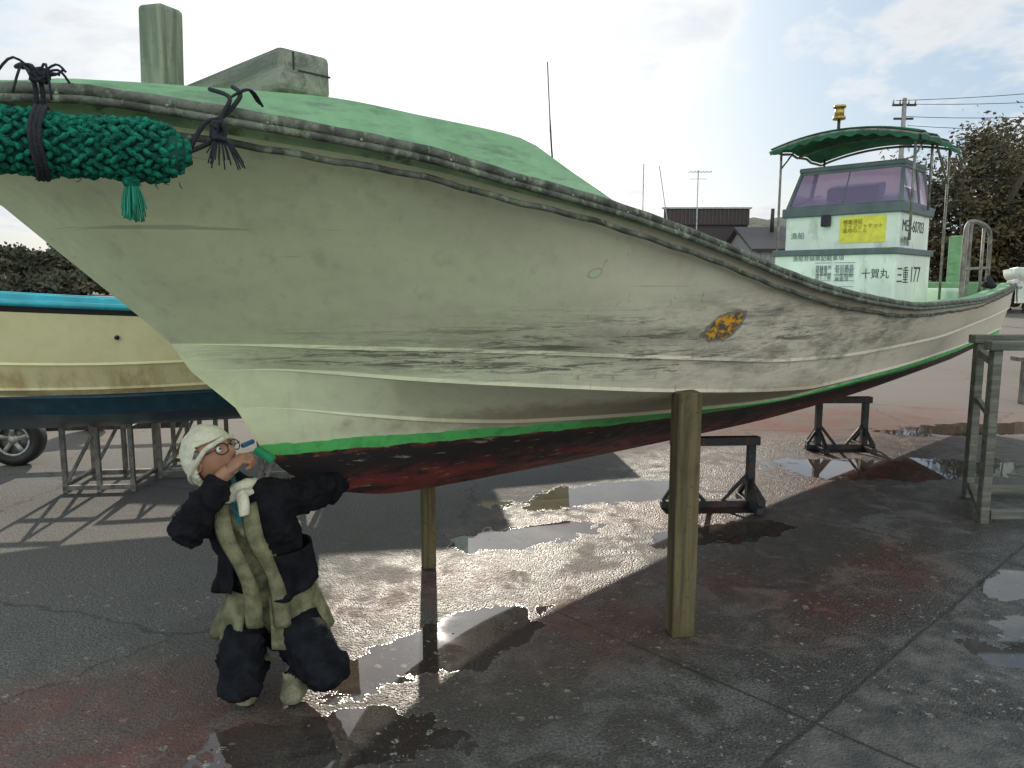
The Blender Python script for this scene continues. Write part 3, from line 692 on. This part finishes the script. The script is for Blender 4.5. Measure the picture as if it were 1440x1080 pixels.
# head
hc=Vector((-1.150,2.845,.942)); fd=Vector((.82,-.38,.42)).normalized(); upv=Vector((-.28,.05,.95)); upv=(upv-fd*upv.dot(fd)).normalized(); lf=upv.cross(fd)
HR=Matrix((fd,lf,upv)).transposed()
bm=bmesh.new(); bmesh.ops.create_uvsphere(bm,u_segments=72,v_segments=56,radius=1)
def ga(p,c,s): return math.exp(-sum(((p[i]-c[i])/s[i])**2 for i in range(3)))
for v in bm.verts:
    p=v.co.copy(); x,y,z=p
    X=x*.098;Y=y*.076;Z=z*.115
    if z<0: Y*=1-.30*(-z)**1.5; X*=1-.10*(-z)
    if z<-.3 and x<0: X*=1-.35*min(1,(-z-.3)/.5)
    if x>0:
        X+= .026*ga(p,(.95,0,-.12),(.4,.13,.16)) + .014*ga(p,(.95,0,.05),(.4,.09,.2))
        X-= .012*(ga(p,(.9,.33,.12),(.5,.17,.12))+ga(p,(.9,-.33,.12),(.5,.17,.12)))
        X+= .006*ga(p,(.9,0,.28),(.5,.6,.08))
        X+= .007*ga(p,(.8,0,-.42),(.6,.25,.05))+.006*ga(p,(.8,0,-.53),(.6,.22,.05))-.005*ga(p,(.8,0,-.475),(.5,.22,.02))
        X+= .012*ga(p,(.6,0,-.85),(.6,.35,.2))
        X+= .004*(ga(p,(.8,.5,-.15),(.5,.2,.15))+ga(p,(.8,-.5,-.15),(.5,.2,.15)))
    v.co=hc+HR@Vector((X,Y,Z))
me=bpy.data.meshes.new('head'); bm.to_mesh(me); bm.free(); me.polygons.foreach_set('use_smooth',[True]*len(me.polygons)); me.materials.append(M_skin); link(bpy.data.objects.new('head',me),per)
def H(x,y,z): return hc+HR@Vector((x,y,z))
M_eye=simple('eye_white',(.7,.7,.68),.2); 
for sy in(-1,1):
    meshobj('eye',*ico_geo(H(.079,sy*.030,.012),(.012,.012,.012),None,2),M_eye,per); meshobj('iris',*ico_geo(H(.0895,sy*.030,.012),(.0035,.005,.005),HR,2),M_black,per)
    ring=[H(.108-.012*abs(math.cos(a)*.6+sy*.4),sy*.034+.027*math.cos(a),.008+.021*math.sin(a)) for a in [2*math.pi*k/24 for k in range(25)]]
    tubes('glasses_rim',[(ring,.0022),([H(.102,sy*.060,.012),H(.03,sy*.079,.012)],.002)],M_black,per,6)
    ge=[tube_geo([H(-.004+.016*math.cos(a),sy*(.078+.006*math.sin(a)),-.005+.028*math.sin(a)) for a in [2*math.pi*k/16 for k in range(17)]],.006,6),ico_geo(H(-.004,sy*.075,-.005),(.013,.006,.024),HR,2)]
    v,f=merge(ge); meshobj('ear',v,f,M_skin,per)
tubes('glasses_bridge',[([H(.110,-.01,.015),H(.112,0,.018),H(.110,.01,.015)],.002)],M_black,per,6)
M_hair=M_cloth('grey_hair',(.20,.19,.17),60)
tubes('eyebrows',[([H(.094,s*.015,.036),H(.092,s*.032,.041),H(.08,s*.05,.036)],.004) for s in(-1,1)],M_hair,per,6)
tubes('hair',[(arc([H(.03,s*.079,.03),H(.0,s*.080,.012),H(-.03,s*.076,-.01),H(-.06,s*.06,-.04)],4),.012) for s in(-1,1)],M_hair,per,8)
bm=bmesh.new(); bmesh.ops.create_uvsphere(bm,u_segments=96,v_segments=72,radius=1)
dl=[]
for v in bm.verts:
    x,y,z=v.co; lim=.36 if x>.35 else (.36-1.25*min(1,(.35-x)/.6))
    if z<lim: dl.append(v)
    r=1+.03*mnoise.noise(Vector((x*2,y*2,z*5)))+.022*(1-abs(math.sin(z*6+x*4+1.0*mnoise.noise(v.co*1.5))))
    v.co=hc+HR@Vector((x*.113*r-.008,y*.093*r,z*.128*r+.004))
bmesh.ops.delete(bm,geom=dl,context='VERTS')
me=bpy.data.meshes.new('towel_wrap'); bm.to_mesh(me); bm.free(); me.polygons.foreach_set('use_smooth',[True]*len(me.polygons)); me.materials.append(M_towel)
o=link(bpy.data.objects.new('towel_wrap',me),per); s=o.modifiers.new('s','SOLIDIFY'); s.thickness=.012
tubes('towel_fold',[(arc([H(.105*math.cos(a)-.004,.09*math.sin(a),.045-.060*(1-math.cos(a))*.9+.004*math.sin(a*5)) for a in [math.pi*2*k/14 for k in range(15)]],4),.010),
  (arc([H(-.09,.02,-.02),H(-.115,.03,-.06),H(-.11,.05,-.12)],5),[.02]*5+[.024]*4+[.014]*2)],M_towel,per,10)
ng=[]
for k,(rr,zz,tr_) in enumerate(((.072,-.015,.022),(.078,-.04,.022))):
    ng.append((arc([Vector((-1.08,2.865,.83+zz))+Vector((rr*math.cos(a)*1.1,rr*math.sin(a),.02*math.cos(a)-.010*math.sin(a*2+k))) for a in [2*math.pi*j/12 for j in range(13)]],4),tr_))
nv,nf=merge([tube_geo(p,r,16) for p,r in ng])
nv=[v+Vector((mnoise.noise(v*30),mnoise.noise(v*30+Vector((9,0,0))),mnoise.noise(v*30+Vector((0,9,0)))))*.006 for v in nv]
meshobj('neck_towel',nv,nf,M_towel,per)
strip('towel_end',[(-1.03,2.775,.825),(-1.01,2.755,.79),(-1.0,2.735,.745)],.045,M_towel)
def hand(name,wrist,dir_,pn,curl,mirror=1,spread=.06):
    d=Vector(dir_).normalized(); n=Vector(pn); n=(n-d*n.dot(d)).normalized(); s=d.cross(n)*mirror
    W=Vector(wrist); g=[]
    R=Matrix((d,s,n)).transposed()
    g.append(ico_geo(W+d*.048,(.052,.041,.018),R,3)); g.append(tube_geo([W-d*.03,W,W+d*.02],[.028,.027,.026],14))
    lens=[.078,.086,.080,.064]
    for k in range(4):
        off=(-1.5+k)*.0195; base=W+d*(.082-abs(k-1.2)*.004)+s*off
        a=(k-1.5)*-spread; P=[base-d*.02]; cur=base; P.append(cur); ang=0.0; fd_=d*math.cos(a)-s*math.sin(a)
        for seg,fr_ in enumerate((.45,.30,.25)):
            ang+=curl*(.9 if seg==0 else 1.15)*(1+.06*k)
            dv=fd_*math.cos(ang)+n*math.sin(ang)
            for h_ in(.5,1.0): P.append(cur+dv*lens[k]*fr_*h_)
            cur=cur+dv*lens[k]*fr_
        rr=[.010,.0102,.0098,.0098,.0088,.0088,.0078,.006]
        g.append(tube_geo(P,rr,10)); g.append(ico_geo(cur,(.0068,)*3,None,1))
    tb=W+d*.022-s*.030+n*.006
    d1=(d*.62-s*.62+n*.45).normalized(); d2=(d*.85-s*.15+n*.5).normalized(); d3=(d*.8+s*.25+n*.55).normalized()
    p1=tb+d1*.036;p2=p1+d2*.028;p3=p2+d3*.022
    g.append(tube_geo([tb-d1*.015,tb,p1,p2,p3],[.013,.015,.0115,.0105,.007],10)); g.append(ico_geo(p3,(.0075,)*3,None,1))
    v,f=merge(g); tmp=meshobj('tmp',v,f,M_skin,None,recalc=True)
    rm=tmp.modifiers.new('r','REMESH'); rm.mode='VOXEL'; rm.voxel_size=.0028; rm.use_smooth_shade=True
    sm=tmp.modifiers.new('s','SMOOTH'); sm.factor=.5; sm.iterations=3
    dg=bpy.context.evaluated_depsgraph_get(); m2=bpy.data.meshes.new_from_object(tmp.evaluated_get(dg)); bpy.data.objects.remove(tmp)
    if not m2.materials: m2.materials.append(M_skin)
    m2.polygons.foreach_set('use_smooth',[True]*len(m2.polygons))
    link(bpy.data.objects.new(name,m2),per)
hand('right_hand',(-1.068,2.765,.90),(.62,.25,.62),(.55,.45,-.7),.95,-1)
hand('left_hand',(-.768,3.42,.705),(-.15,.55,.75),(.6,-.1,.3),.35,1)
boxes('scrubbing_pad',[((-.965,2.90,.94),(.085,.045,.03),Matrix.Rotation(.6,3,'Y'))],simple('green_scrub_pad',(0.02,0.24,0.10),.9),per,.01)
boxes('scraper_handle',[beam((-1.035,2.85,.985),(-1.005,2.90,.995),.018)],simple('blue_plastic',(0.02,0.09,0.17),.4),per,.006)
# ================================================================ GROUND
def mat_ground():
    b=NB('wet_asphalt'); P=b.obj; x,y,z=b.sep(P); XY=(x,y)
    nM=b.noise(P,1.7,4,.6,.4); nS=b.noise(P,7,4,.65); nF=b.noise(P,85,2,.6); v1=b.vor(P,95)
    nW=b.math('ADD',b.math('MULTIPLY',nM,.45),b.math('MULTIPLY',b.noise(P,3.6,5,.62,.8),.55))
    dist=b.math('ADD',b.math('MULTIPLY',b.math('SUBTRACT',x,2.9),-.68),b.math('MULTIPLY',b.math('SUBTRACT',y,4.27),.73))
    dist=b.math('ADD',dist,b.math('MULTIPLY',b.math('SUBTRACT',nS,.5),.05))
    slab=b.ss(dist,.01,-.01)
    asph=b.mix(b.ss(nF,.35,.65),(0.08,0.08,0.077),(0.20,0.195,0.18)); asph=b.mix(b.ss(nM,.35,.7,0,.5),asph,(0.13,0.12,0.105))
    conc=b.mix(b.ss(nS,.35,.65),(0.085,0.082,0.076),(0.17,0.163,0.147))
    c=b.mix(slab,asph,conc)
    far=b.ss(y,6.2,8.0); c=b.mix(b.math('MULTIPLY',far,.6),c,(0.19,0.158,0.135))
    red=b.ell(XY,(-1.55,2.5),(1.3,.48),.45,.9,nW,.5)
    for cc,rr,ro in(((.6,3.6),(1.0,.40),.6),((.9,5.1),(1.0,.4),.2),((3.6,8.6),(2.6,1.0),.3),((1.9,3.9),(.8,.3),.8),((-.45,3.9),(.6,.3),.7),((2.6,6.3),(1.2,.4),.5)):
        red=b.math('MAXIMUM',red,b.ell(XY,cc,rr,ro,1.0,nW,1.3))
    c=b.mix(b.math('MULTIPLY',red,b.ss(nM,.36,.64,.15,.8)),c,b.mix(nS,(0.27,0.09,0.062),(0.15,0.065,0.05)))
    wet=b.ell(XY,(1.3,4.3),(3.2,1.7),.65,.5,nW,1.3)
    wet=b.math('MAXIMUM',wet,b.ell(XY,(-.2,2.9),(1.0,.75),.5,.4,nW,1.1))
    wet=b.math('MAXIMUM',wet,b.ell(XY,(3.2,6.9),(2.6,1.1),.35,.5,nW,1.2))
    wet=b.math('MULTIPLY',wet,b.ss(nW,.42,.52,.35,1))
    wet=b.math('MULTIPLY',wet,b.ss(dist,-.02,.02,.5,1))
    wet=b.math('MAXIMUM',wet,b.math('MULTIPLY',slab,b.ss(nW,.50,.58,0,.9)))
    pud=b.ell(XY,(-.33,3.22),(.55,.22),.75,.10,nW,1.7)
    for cc,rr,ro in(((3.35,6.45),(1.25,.38),.05),((.75,5.7),(.8,.28),.35),((1.4,4.75),(.5,.18),.3),((-.65,2.45),(.5,.2),.3),((2.45,3.2),(.4,.26),.6),((2.7,3.9),(.3,.12),.7),((5.2,8.3),(1.3,.35),.2),((.15,4.7),(.5,.2),.5)):
        pud=b.math('MAXIMUM',pud,b.ell(XY,cc,rr,ro,.10,nW,1.7))
    c=b.mix(wet,c,b.mix(1.0,c,(.42,.40,.39),'MULTIPLY'))
    c=b.mix(b.math('MULTIPLY',pud,.6),c,(0.035,0.030,0.027))
    sp=b.math('MULTIPLY',b.ss(b.vor(P,11),.20,.12),b.ss(nM,.46,.56))
    sp2=b.math('MULTIPLY',b.ss(b.noise(P,38,3,.7),.62,.66),b.ss(nW,.44,.56))
    near=b.ss(y,5.4,3.8)
    c=b.mix(b.math('MULTIPLY',b.math('MULTIPLY',b.math('MAXIMUM',b.math('MULTIPLY',sp,b.ss(nF,.42,.55)),sp2),.75),near),c,(0.38,0.38,0.34))
    crack=b.ss(b.vor(b.comb(b.math('ADD',x,b.math('MULTIPLY',nS,.35)),b.math('ADD',y,b.math('MULTIPLY',nM,.5)),0.0),.42,'DISTANCE_TO_EDGE'),.007,.003)
    jt=b.ss(b.math('ABSOLUTE',dist),.012,.005)
    d2=b.math('ADD',b.math('MULTIPLY',b.math('SUBTRACT',x,2.0),.73),b.math('MULTIPLY',b.math('SUBTRACT',y,3.4),.68))
    jt2=b.math('MULTIPLY',b.ss(b.math('ABSOLUTE',b.math('SUBTRACT',b.math('FRACT',b.math('MULTIPLY',d2,.42)),.5)),.005,.002),b.ss(dist,1.9,1.85))
    dk=b.math('MAXIMUM',b.math('MAXIMUM',b.math('MULTIPLY',crack,.6),jt),jt2)
    c=b.mix(b.math('MULTIPLY',dk,.7),c,(.018,.017,.016))
    ro=b.math('SUBTRACT',.92,b.math('MULTIPLY',wet,b.ss(nS,.3,.7,.58,.36)))
    ro=b.math('MULTIPLY',ro,b.ss(pud,.0,1.0,1.0,.05))
    hs=b.math('ADD',b.math('MULTIPLY',nF,.6),b.math('MULTIPLY',b.math('SUBTRACT',1,v1),.8))
    ip=b.math('SUBTRACT',1.0,pud)
    bm1=b.bump(hs,b.math('MULTIPLY',ip,.9),.0065)
    bm2=b.bump(nS,b.math('MULTIPLY',ip,.5),.02,bm1)
    return b.bsdf(c,ro,0,.45,bm2)
meshobj('ground',[(-900,-300,0),(900,-300,0),(900,1500,0),(-900,1500,0)],[(0,1,2,3)],mat_ground(),None,False)
g=[]
for k in range(300):
    s=random.uniform(.0015,.005); g.append(ico_geo((random.uniform(-2.2,2.6),random.uniform(2.2,4.8),s*.2),(s*random.uniform(.7,2.0),s,s*.4),None,1))
v,f=merge(g); meshobj('scraping_debris',v,f,simple('dark_scrapings',(.06,.04,.035),.8),None,True)
# ================================================================ FOLIAGE
def mat_leaf(name,a,c2):
    b=NB(name); n=b.noise(b.obj,.35,3); n2=b.noise(b.obj,4,2); c=b.mix(b.ss(n,.35,.65),a,c2); c=b.mix(b.ss(n2,.45,.65,0,.6),c,tuple(v*.45 for v in a))
    return b.bsdf(c,.8,0,.2)
def foliage(name,crowns,nper,leaf,mat,trunks=True):
    e=empty(name); V=[];Fc=[]
    for (cx,cy,cz,rx,ry,rz) in crowns:
        cl=[]
        for _ in range(26):
            a=random.uniform(0,6.28); q=random.uniform(-.8,1); rr=math.sqrt(max(0,1-q*q))*random.uniform(.4,1.0)
            cl.append((cx+rx*rr*math.cos(a),cy+ry*rr*math.sin(a),cz+rz*q*random.uniform(.6,1.05),random.uniform(.2,.42)))
        for _ in range(nper):
            c=random.choice(cl); s=c[3]
            p=Vector((random.gauss(c[0],rx*s*.55),random.gauss(c[1],ry*s*.55),max(.1,random.gauss(c[2],rz*s*.45))))
            u=Vector((random.gauss(0,1),random.gauss(0,1),random.gauss(0,1))).normalized(); w=u.orthogonal().normalized(); l=leaf*random.uniform(.5,1.3)
            o=len(V); V+=[p+u*l,p+w*l*.6,p-u*l*.8,p-w*l*.5]; Fc.append((o,o+1,o+2,o+3))
    meshobj('leaves',V,Fc,mat,e,False)
    if trunks:
        g=[]
        for (cx,cy,cz,rx,ry,rz) in crowns:
            g.append(tube_geo(arc([(cx,cy,0),(cx+.1*rx,cy,cz*.5),(cx,cy,cz+rz*.4)],3),[.22*rx*.35,.2*rx*.35,.18*rx*.35,.15*rx*.35,.12*rx*.35,.08*rx*.35,.04*rx*.35],6))
            for _ in range(5):
                a=random.uniform(0,6.28); g.append(tube_geo([(cx,cy,cz-.3*rz),(cx+rx*.4*math.cos(a),cy+ry*.4*math.sin(a),cz+.1*rz),(cx+rx*.8*math.cos(a),cy+ry*.8*math.sin(a),cz+.6*rz)],[.06*rx,.04*rx,.015*rx],5))
        v,f=merge(g); meshobj('trunks',v,f,simple('bark',(.10,.08,.06),.9),e)
cr=[]
for k in range(24):
    X=25.0+k*1.15; cr.append((X,48+random.uniform(-4,6),4.9+random.uniform(0,1.6)+(1.6 if 3<k<13 else 0),3.0,2.8,random.uniform(3.6,4.8)))
for k in range(14): cr.append((25.2+k*1.7,43+random.uniform(-1,1),2.6+random.uniform(0,1.6),2.2,1.8,2.8))
foliage('tree_grove',cr,3000,.19,mat_leaf('autumn_leaves',(.055,.058,.03),(.12,.085,.04)))
cr=[]
for k in range(70): cr.append((-150+k*1.7+random.uniform(-.8,.8),124+random.uniform(-8,10),3.4+random.uniform(0,2.4),3.8,2.8,random.uniform(2.2,3.6)))
for k in range(60): cr.append((-140+k*1.9,112+random.uniform(-3,3),1.2+random.uniform(0,.6),3.0,2.0,1.5))
foliage('distant_tree_line',cr,500,.50,mat_leaf('dark_leaves',(.065,.08,.055),(.13,.11,.075)),False)
V=[];Fc=[];nx,ny=160,8
for j in range(ny+1):
    for i in range(nx+1):
        X=-420+840*i/nx; Y=190+j*12; t=j/ny
        h=(12+4*mnoise.noise(Vector((X*.012,3,0)))+3*mnoise.noise(Vector((X*.05,1,0))))+14*math.exp(-((X-95)/55)**2)
        h=max(2,h)*math.sin(math.pi*.5*t)+1.6*mnoise.noise(Vector((X*.25,Y*.25,0)))*t+.9*mnoise.noise(Vector((X*.8,Y*.8,0)))*t
        V.append((X,Y,h-.1))
for j in range(ny):
    for i in range(nx): a=j*(nx+1)+i; Fc.append((a,a+1,a+nx+2,a+nx+1))
bh=NB('wooded_hill'); hn=bh.noise(bh.obj,.25,6,.7); meshobj('hill',V,Fc,bh.bsdf(bh.mix(bh.ss(hn,.35,.65),(.07,.085,.075),(.15,.15,.12)),.95,0,.1,bh.bump(hn,1,.8)),None)
# ================================================================ BUILDINGS
def prismhouse(name,x0,x1,y0,y1,h,rh,mw,mr):
    e=empty(name); boxes('walls',[(((x0+x1)/2,(y0+y1)/2,h/2),(x1-x0,y1-y0,h))],mw,e,0)
    ym=(y0+y1)/2;ov=.4
    V=[(x0-ov,y0-ov,h-.05),(x1+ov,y0-ov,h-.05),(x1+ov,ym,h+rh),(x0-ov,ym,h+rh),(x1+ov,y1+ov,h-.05),(x0-ov,y1+ov,h-.05)]
    o=meshobj('roof',V,[(0,1,2,3),(3,2,4,5)],mr,e,False); s=o.modifiers.new('s','SOLIDIFY'); s.thickness=.2
    meshobj('gables',[(x0,y0,h),(x0,y1,h),(x0,ym,h+rh-.15),(x1,y0,h),(x1,y1,h),(x1,ym,h+rh-.15)],[(0,2,1),(3,4,5)],mw,e,False)
    n=max(2,int((x1-x0)/2)); boxes('windows',[((x0+(k+.5)*(x1-x0)/n,y0-.02,h*.55),(.9,.08,1.0)) for k in range(n)],simple(name+'_glass',(.05,.06,.07),.1),e,0)
    L=[(((x0+k*.33),y0-.05,h*.5),(.04,.06,h-.3)) for k in range(int((x1-x0)/.33))]
    boxes('cladding_ribs',L,mw,e,0); return e
M_darkclad=simple('dark_brown_cladding',(.055,.045,.045),.7); M_roofd=simple('dark_roof',(.07,.06,.062),.6)
wh=empty('warehouse')
boxes('walls',[((15.05,66,3.1),(6.5,12,6.2))],M_darkclad,wh,0)
boxes('parapet_cladding',[((15.05,59.9,6.75),(6.6,.15,1.2))],M_darkclad,wh,0)
boxes('ribs',[((11.9+k*.3,59.8,6.75),(.06,.08,1.15)) for k in range(22)],simple('brown_rib',(.10,.07,.065),.6),wh,0)
boxes('roof_cap',[((15.05,59.9,7.42),(6.9,.4,.12))],M_galv,wh,0)
boxes('door',[((15,59.93,1.6),(2.4,.1,3.2))],M_galv,wh,0)
prismhouse('tiled_house',16.5,24.5,52,60,4.0,1.7,simple('grey_wall',(.33,.32,.30),.8),M_roofd)
tubes('chimney_pipe',[([(18.5,55,5),(18.5,55,6.9)],.14)],M_steel,empty('chimney'),8)
def tvant(x,y,h,yagi):
    e=empty('television_antenna',(x,y,0)); L=[([(0,0,0),(0,0,h)],.028)]
    if yagi:
        L.append(([(-.5,0,h-.1),(.7,0,h-.1)],.016)); L+=[([(-.4+k*.2,-.35,h-.1),(-.4+k*.2,.35,h-.1)],.012) for k in range(6)]
        L+=[([(-.45,0,h-.45),(.45,0,h-.45)],.012)]
    tubes('mast',L,M_galv,e,6)
tvant(9.55,40,7.4,True); tvant(6.75,40,7.7,False)
tube_o=empty('fishing_pole',(7.9,40,0)); tubes('rod',[([(.3,0,0),(.1,0,5),(-.35,0,7.6)],.024)],M_galv,tube_o,6)
up_=empty('utility_pole',(17.9,36,0)); M_conc=simple('concrete_pole',(.28,.27,.25),.8)
tubes('pole',[([(0,0,0),(0,0,10.0)],[.16,.10])],M_conc,up_,12)
boxes('crossarms',[((.0,0,9.7),(1.1,.09,.09)),((.0,0,9.1),(.9,.09,.09)),((.2,0,8.2),(.4,.35,.6))],M_steel,up_,.01)
tubes('insulators',[([(x,0,9.75),(x,0,9.93)],.04) for x in(-.5,-.2,.2,.5)],M_galv,up_,8)
pw=empty('utility_pole',(36,26,0)); tubes('pole',[([(0,0,0),(0,0,10.6)],[.18,.11])],M_conc,pw,12); boxes('crossarms',[((0,0,10.2),(.1,1.8,.1))],M_steel,pw,.01)
wi=[]
for k,(h1,h2,sg) in enumerate(((9.9,10.9,.7),(9.75,10.2,.8),(9.2,9.7,.9),(8.8,9.2,1.0),(6.4,8.2,.9))):
    P=[]
    for i in range(21):
        t=i/20; P.append((17.9+18.1*t+(.2*k-.4)*(1-t),36-10*t,h1+(h2-h1)*t-sg*4*t*(1-t)))
    wi.append((P,.014))
tubes('wires',wi,M_steel,empty('overhead_wires'),5)
# ================================================================ WORLD / SUN / CAMERA
EL=math.radians(24); AZ=math.radians(-6.2)
sd=Vector((math.sin(AZ)*math.cos(EL),math.cos(AZ)*math.cos(EL),math.sin(EL)))
w=bpy.data.worlds.new('World'); scene.world=w; w.use_nodes=True; nt=w.node_tree; nt.nodes.clear()
class WB(NB):
    def __init__(s,nt):
        s.nt=nt; s.tc=s.n('ShaderNodeTexCoord'); s.obj=s.tc.outputs['Generated']
b=WB(nt)
sky=b.n('ShaderNodeTexSky'); sky.sky_type='NISHITA'; sky.sun_disc=False; sky.sun_elevation=EL; sky.sun_rotation=AZ; sky.air_density=1.0; sky.dust_density=1.8; sky.ozone_density=1.4
D=b.obj; x,y,z=b.sep(D)
zz=b.math('ADD',b.math('MAXIMUM',z,0.0),.22)
cp=b.comb(b.math('DIVIDE',x,zz),b.math('DIVIDE',y,zz),0.0)
n1=b.noise(b.scale(cp,(1.0,1.0,1),loc=(1.3,.4,0)),1.25,6,.60,.35); n2=b.noise(b.scale(cp,(1,1,1),loc=(5,2,0)),4.2,4,.6,.3)
dot=b.n('ShaderNodeVectorMath'); dot.operation='DOT_PRODUCT'; b.set(dot.inputs[0],D); dot.inputs[1].default_value=sd
dt=b.math('MAXIMUM',dot.outputs['Value'],0.0)
cov=b.math('ADD',b.math('ADD',n1,b.math('MULTIPLY',b.math('SUBTRACT',n2,.5),.48)),b.math('MULTIPLY',b.math('POWER',dt,14),.08))
cov=b.math('ADD',cov,b.math('MULTIPLY',b.ss(x,.25,.6),.05))
cm=b.ss(cov,.46,.62)
shade=b.ss(b.math('ADD',cov,b.math('MULTIPLY',n2,.15)),.56,.82)
cc=b.mix(shade,(9.6,9.5,9.2),(7.0,7.4,8.0))
front=b.ss(y,.1,-.6,0.0,1.0)
skyc=b.mix(.6,sky.outputs[0],(4.8,6.6,8.4))
colr=b.mix(b.math('MULTIPLY',cm,.86),skyc,cc)
colr=b.mix(front,colr,b.mix(1.0,colr,(2.2,2.05,1.8),'MULTIPLY'))
au=b.math('ADD',b.math('MULTIPLY',b.math('POWER',dt,100),10.0),b.math('MULTIPLY',b.math('POWER',dt,20),3.4))
va=b.n('ShaderNodeVectorMath'); va.operation='SCALE'; va.inputs[0].default_value=(1,.98,.93); b.set(va.inputs['Scale'],au)
ad=b.mix(1.0,colr,va.outputs[0],'ADD')
bg=b.n('ShaderNodeBackground'); b.set(bg.inputs[0],ad); bg.inputs[1].default_value=.1
wo=b.n('ShaderNodeOutputWorld'); nt.links.new(bg.outputs[0],wo.inputs[0])
sl=bpy.data.lights.new('sun','SUN'); sl.energy=4.8; sl.angle=math.radians(.6); sl.color=(1,.90,.76)
so=bpy.data.objects.new('sun',sl); so.rotation_euler=(-sd).to_track_quat('-Z','Y').to_euler(); so.location=(0,0,20); link(so)
cd=bpy.data.cameras.new('camera'); cd.sensor_width=36; cd.lens=26.68; cd.clip_end=3000; cd.clip_start=.05
co=bpy.data.objects.new('camera',cd); co.location=(0,0,1.6); co.rotation_euler=(math.radians(82.5),0,0); link(co); scene.camera=co
scene.view_settings.view_transform='Standard'; scene.view_settings.look='None'; scene.view_settings.exposure=0
